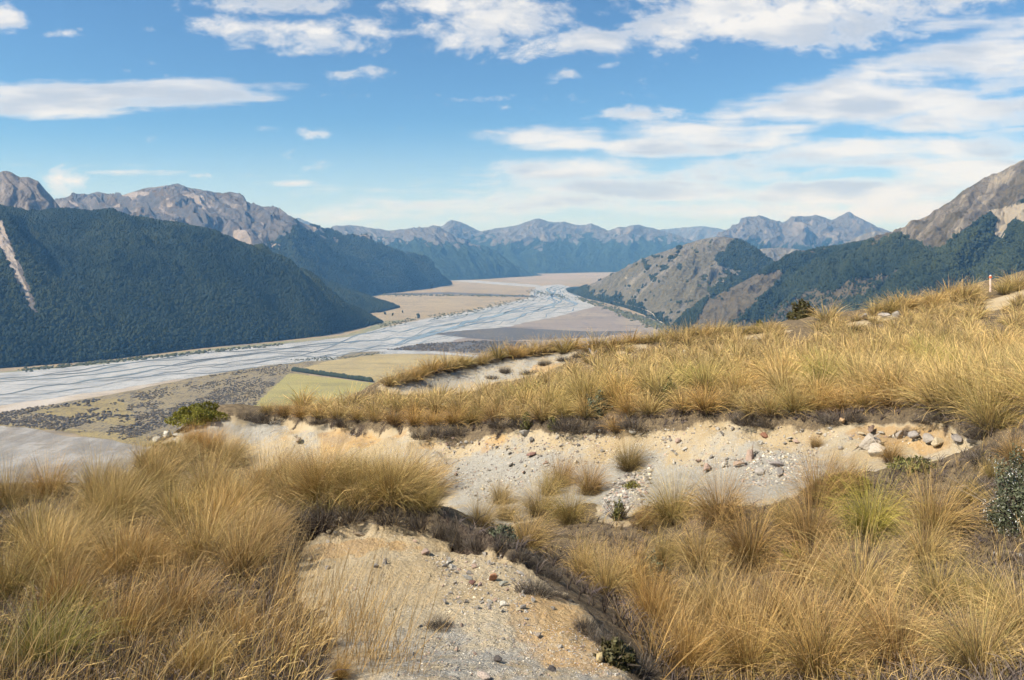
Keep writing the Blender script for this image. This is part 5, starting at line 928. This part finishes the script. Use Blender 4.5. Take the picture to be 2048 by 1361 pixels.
def shrub(px, py, wpx, hpx, leaf, n, mat, label, cat='shrub', flowers=0, group=None, seed=1, base=.15, shell=.55):
    x, y, z = place(px, py)[0]; k = y / F; r = bpy.data.objects.new('shrub', None); COL.objects.link(r); r.location = (x, y, z); tag(r, label, cat, group)
    v, f_, c = leafy(seed, n, wpx * k / 2, wpx * k / 2 * .9, hpx * k, leaf, shell, base=base); obj('foliage', mesh('foliage', v, f_, False, {'tone': c}), mat, r, kind='stuff')
    v, f_, c = blades(n=60, rb=wpx * k * .08, L=hpx * k * .9, t0=.1, t1=1.2, droop=.2, lean=(0, 0), seed=seed + 1, wd=.012 * max(1, y / 12), segs=3); obj('twigs', mesh('twigs', v, f_, False, {'tone': c}), M_heath, r, kind='stuff')
    if flowers:
        v, f_, c = leafy(seed + 2, flowers, wpx * k / 2 * 1.03, wpx * k / 2 * .95, hpx * k * 1.02, leaf * .6, .85, base=base); obj('flowers', mesh('flowers', v, f_, False, {'tone': c}), L_flower, r, kind='stuff')
    return r
shrub(395, 838, 94, 29, .026, 9000, L_green, 'yellow-green domed bush on the left end of the ridge', seed=3, shell=.75)
shrub(1603, 636, 48, 36, .05, 3000, L_dark, 'dark round bush on the skyline', seed=4, shell=.75)
shrub(1519, 652, 14, 12, .05, 300, L_olive, 'small yellow-green bush left of the dark round bush', seed=5)
shrub(1705, 667, 34, 14, .05, 600, L_dark, 'low dark-green bush in grass right of the dark round bush', seed=6)
shrub(1196, 826, 56, 40, .028, 1400, L_greyg, 'grey-green shrub standing in the cut-bank tussock row', seed=7)
shrub(1338, 812, 34, 54, .022, 1200, L_olive, 'upright yellow-green shrub in the tussock row', seed=8)
shrub(1052, 856, 20, 34, .02, 700, L_olive, 'small upright green shrub on the bank lip, left of two', seed=9)
shrub(1106, 858, 20, 24, .02, 500, L_olive, 'small upright green shrub on the bank lip, right of two', seed=10)
shrub(2042, 1052, 116, 150, .011, 8000, L_greyg, 'white-flowered grey-green bush at the right edge', flowers=800, seed=11)
shrub(1700, 980, 110, 30, .018, 1600, L_green, 'low bright green plants behind the yellow-green tussock', seed=12)
shrub(1830, 935, 90, 20, .018, 900, L_olive, 'low olive ground plants below the boulders', seed=13)
shrub(1830, 700, 50, 22, .05, 600, L_olive, 'green-tinted shrub on the right part of the upper slope', seed=14)
shrub(1920, 705, 40, 14, .05, 400, L_olive, 'flat olive shrub far right on the upper slope', seed=15)
shrub(1625, 722, 34, 12, .045, 400, L_dark, 'dark low shrub mid upper slope', seed=16)
shrub(1238, 1040, 26, 44, .016, 600, L_olive, 'small upright green shrub at the runnel foot', seed=17)
shrub(1265, 975, 34, 14, .012, 500, L_green, 'moss-green cushion in the stony runnel', seed=18)
shrub(1230, 1325, 70, 46, .014, 1500, L_dark, 'dark olive leafy plant on the mound edge by the yellow-cream stone', seed=19)
shrub(1590, 1130, 60, 40, .016, 700, L_green, 'bright green plant tucked between gully tussocks', seed=20)
shrub(1000, 1078, 60, 26, .014, 700, L_greyg, 'small green plant under the gully tussock by the mound', seed=21)
shrub(345, 892, 44, 10, .02, 400, L_olive, 'flat green plant on the left ledge', seed=22)
shrub(1300, 1160, 80, 50, .016, 900, L_greyg, 'grey-green twiggy plant in the gully behind the upright clump', seed=23)
# dark heath cushions along the eroded edges
HV_ = [bmesh_('heath', dict(n=520, rb=.42, L=.34, t0=.1, t1=1.5, droop=.5, lean=(.02, -.02), seed=3000 + k, wd=.011, segs=3, wob=.5), M_heath) for k in range(4)]
def heath(px, py, wpx, hpx, label, group, tint=(1, 1, 1)):
    x, y, z = place(px, py)[0]; s = wpx * y / F; o = bpy.data.objects.new('heath_cushion', random.choice(HV_)); COL.objects.link(o); o.location = (x, y, z); o.scale = (s, s * .8, hpx * y / F / .33); o.rotation_euler = (0, 0, random.uniform(0, 6.28)); o.color = (*tint, 1); tag(o, label, 'low shrub', group)
GH = 'dark heath cushions along the cut bank lip'; HN = [0]
for i, (x, y, w_, h) in enumerate([(505, 836, 40, 16), (540, 842, 44, 18), (575, 848, 34, 14), (640, 846, 36, 14), (690, 850, 40, 16), (735, 848, 30, 12), (845, 872, 44, 18), (880, 872, 52, 20), (915, 868, 46, 18), (955, 860, 36, 14), (1000, 855, 40, 16), (1035, 852, 36, 14), (1090, 853, 44, 18), (1130, 856, 44, 18), (1165, 860, 52, 20), (1205, 862, 46, 18), (1270, 856, 44, 18), (1310, 848, 40, 14), (1350, 842, 44, 16), (1500, 846, 52, 24), (1535, 850, 40, 16), (1580, 848, 40, 14), (1665, 848, 40, 20), (1710, 840, 48, 16), (1775, 834, 40, 12), (1850, 842, 34, 14), (1885, 838, 44, 18), (1965, 872, 60, 30)]):
    if i in (2, 5, 9, 12, 17, 18, 21, 24): continue
    heath(x, y, w_ * rk0.uniform(1.0, 1.7), h * rk0.uniform(.8, 1.5), f'dark heath cushion, {ordn[HN[0]]} from the left on the bank lip' if i < 14 else f'dark heath cushion, {ordn[19 - HN[0]]} from the right on the bank lip', GH); HN[0] += 1
GH2 = 'dark heath along the mound edge'
for i, (x, y, w_, h, lab) in enumerate([(600, 1050, 70, 40, 'dark peaty heath at the left end of the overhang'), (650, 1042, 80, 46, 'dark heath roots under the left overhang tussock'), (705, 1038, 60, 30, 'dark heath in the middle of the overhang'), (790, 1040, 80, 36, 'dark heath under the broad overhang tussock'), (845, 1052, 70, 40, 'dark heath right below the broad tussock'), (890, 1070, 60, 36, 'dark heath near the overhang tip'), (925, 1085, 60, 36, 'dark heath at the overhang tip'), (905, 1078, 60, 34, 'dark heath clump just left of the overhang tip'), (955, 1096, 60, 30, 'dark heath just right of the overhang tip'), (1975, 925, 90, 26, 'grey heath under the big right tussock'), (2025, 905, 80, 24, 'grey heath at the right edge above the white-flowered bush'), (1955, 975, 80, 24, 'grey heath left of the white-flowered bush'), (1010, 1098, 50, 28, 'dark heath left where the mound edge dips'), (1040, 1118, 50, 26, 'dark heath on the mound edge under the pale tussock'), (1072, 1140, 50, 28, 'dark heath on the mound edge halfway'), (1105, 1160, 40, 24, 'dark heath on the mound edge before the bend'), (1070, 1188, 80, 34, 'grey twiggy cushion on the mound by the rubble'), (1120, 1196, 40, 20, 'small grey twiggy cushion on the mound crest'), (1170, 1262, 60, 36, 'dark twiggy cushion on the lower mound edge'), (1205, 1290, 60, 34, 'dark twiggy cushion above the yellow-cream stone'), (1270, 1345, 90, 46, 'dark tangled cushion at the bottom of the mound edge'), (880, 1258, 60, 28, 'lone dark tuft on the grey gravel of the mound'), (575, 1120, 60, 60, 'dark clump shading the left of the bare soil'), (560, 1165, 70, 50, 'dark clump lower on the left of the bare soil'), (330, 1062, 80, 26, 'grey dead clump in the left grass'), (220, 1065, 60, 22, 'small grey dead clump in the left grass')]):
    heath(x, y, w_, h, lab, GH2)
GH3 = 'dark heath on the scree ridge'
for i, (x, y, w_, h) in enumerate([(800, 766, 26, 8), (835, 756, 26, 8), (900, 742, 30, 9), (940, 734, 30, 10), (985, 724, 32, 10), (1010, 745, 26, 14), (985, 757, 26, 8), (1090, 730, 30, 12), (1060, 748, 40, 10), (1130, 722, 34, 12), (1160, 714, 34, 12), (1150, 735, 30, 10), (1210, 704, 36, 10), (1260, 700, 36, 9), (1330, 692, 40, 8), (1395, 684, 40, 8), (1450, 676, 30, 8), (1640, 650, 30, 8), (1680, 646, 24, 8), (1840, 630, 36, 10), (1880, 625, 30, 9)]):
    heath(x, y, w_, h, f'dark heath patch, {ordn[min(i, 19)]} from the left along the scree ridge' if i < 20 else 'dark heath patch below the marker post slope', GH3)

name_queue()

# marker post on the skyline
x, y, z = place(1981, 583)[0]; k = y / F
mt_post, t, b = material('post_white', .6, .3); n = t.noise(t.add('ShaderNodeTexCoord').outputs['Object'], 6, 4); t.set(b.inputs['Base Color'], t.mix(n, (.70, .50, .44), (.78, .66, .60)))
mt_or, t, b = material('post_orange', .5, .4); b.inputs['Base Color'].default_value = (.75, .16, .05, 1)
r = bpy.data.objects.new('marker_post', None); COL.objects.link(r); r.location = (x, y, z - .05); tag(r, 'pinkish white marker post with orange band on the skyline', 'marker post')
def prism(n, prof):
    a = np.linspace(0, 2 * np.pi, n + 1)[:-1] + .4; V_ = [(np.cos(q) * r_, np.sin(q) * r_, z_) for z_, r_ in prof for q in a]; Fc = [(i * n + j, i * n + (j + 1) % n, (i + 1) * n + (j + 1) % n, (i + 1) * n + j) for i in range(len(prof) - 1) for j in range(n)]; return V_, Fc
H_ = 33 * k + .05; v, f_ = prism(10, [(0, .040), (H_ * .82, .036)]); obj('shaft', mesh('shaft', v, f_, True), mt_post, r)
v, f_ = prism(10, [(H_ * .82, .036), (H_ * .825, .055), (H_ * .93, .055), (H_ * .935, .036)]); obj('band', mesh('band', v, f_, False), mt_or, r)
v, f_ = prism(10, [(H_ * .935, .036), (H_ * .98, .034), (H_, .020), (H_ * 1.004, .001)]); obj('cap', mesh('cap', v, f_, True), mt_post, r)
# weathered driftwood on the scree ridge
x, y, z = place(1186, 722)[0]; k = y / F
mt_wood, t, b = material('dead_wood', .9, .1); b.inputs['Base Color'].default_value = (.30, .27, .25, 1)
def limb(pts, rads):
    pts = np.array(pts, float); V_ = []
    for i, (p_, r_) in enumerate(zip(pts, rads)):
        d = pts[min(i + 1, len(pts) - 1)] - pts[max(i - 1, 0)]; d /= np.linalg.norm(d); s1 = np.cross(d, (0, 1, .3)); s1 /= np.linalg.norm(s1); s2 = np.cross(d, s1); V_ += [p_ + r_ * (s1 * np.cos(q) + s2 * np.sin(q)) for q in np.linspace(0, 2 * np.pi, 7)[:-1]]
    return np.array(V_), np.array([(i * 6 + j, i * 6 + (j + 1) % 6, (i + 1) * 6 + (j + 1) % 6, (i + 1) * 6 + j) for i in range(len(pts) - 1) for j in range(6)])
v, f_ = limb([(.28, 0, -.05), (.12, 0, .06), (0, 0, .22), (-.10, .03, .36), (-.14, .02, .44)], [.07, .08, .06, .03, .012]); v2, f2 = limb([(0, 0, .2), (.1, .05, .30), (.14, .05, .36)], [.035, .02, .008]); v, f_ = join([(v, f_), (v2, f2)])
o = obj('dead_branch', mesh('dead_branch', v, f_, True), mt_wood, label='grey dead branch leaning on the scree ridge', cat='dead branch'); o.location = (x, y, z)

# ------------------------------------------------------------------ air
def haze_box():
    x, y0, y1, z0, z1 = 27000, -4000, 24500, -HV - 4, 830
    V_ = [(a, b_, c) for c in (z0, z1) for a, b_ in ((-x, y0), (x, y0), (x, y1), (-x, y1))]
    Fc = [(0, 3, 2, 1), (4, 5, 6, 7), (0, 1, 5, 4), (1, 2, 6, 5), (2, 3, 7, 6), (3, 0, 4, 7)]
    mt = bpy.data.materials.new('air'); mt.use_nodes = True; mt.node_tree.nodes.clear(); t = NT(mt.node_tree)
    v = t.add('ShaderNodeVolumePrincipled', {'Color': (.20, .50, 1.0), 'Density': 5.2e-5, 'Anisotropy': 0.0, 'Absorption Color': (1, 1, 1)})
    o = t.add('ShaderNodeOutputMaterial'); t.l.new(v.outputs[0], o.inputs['Volume'])
    obj('haze', mesh('haze', V_, Fc), mt, kind='stuff', label='thin blue air haze filling the valley')
haze_box()
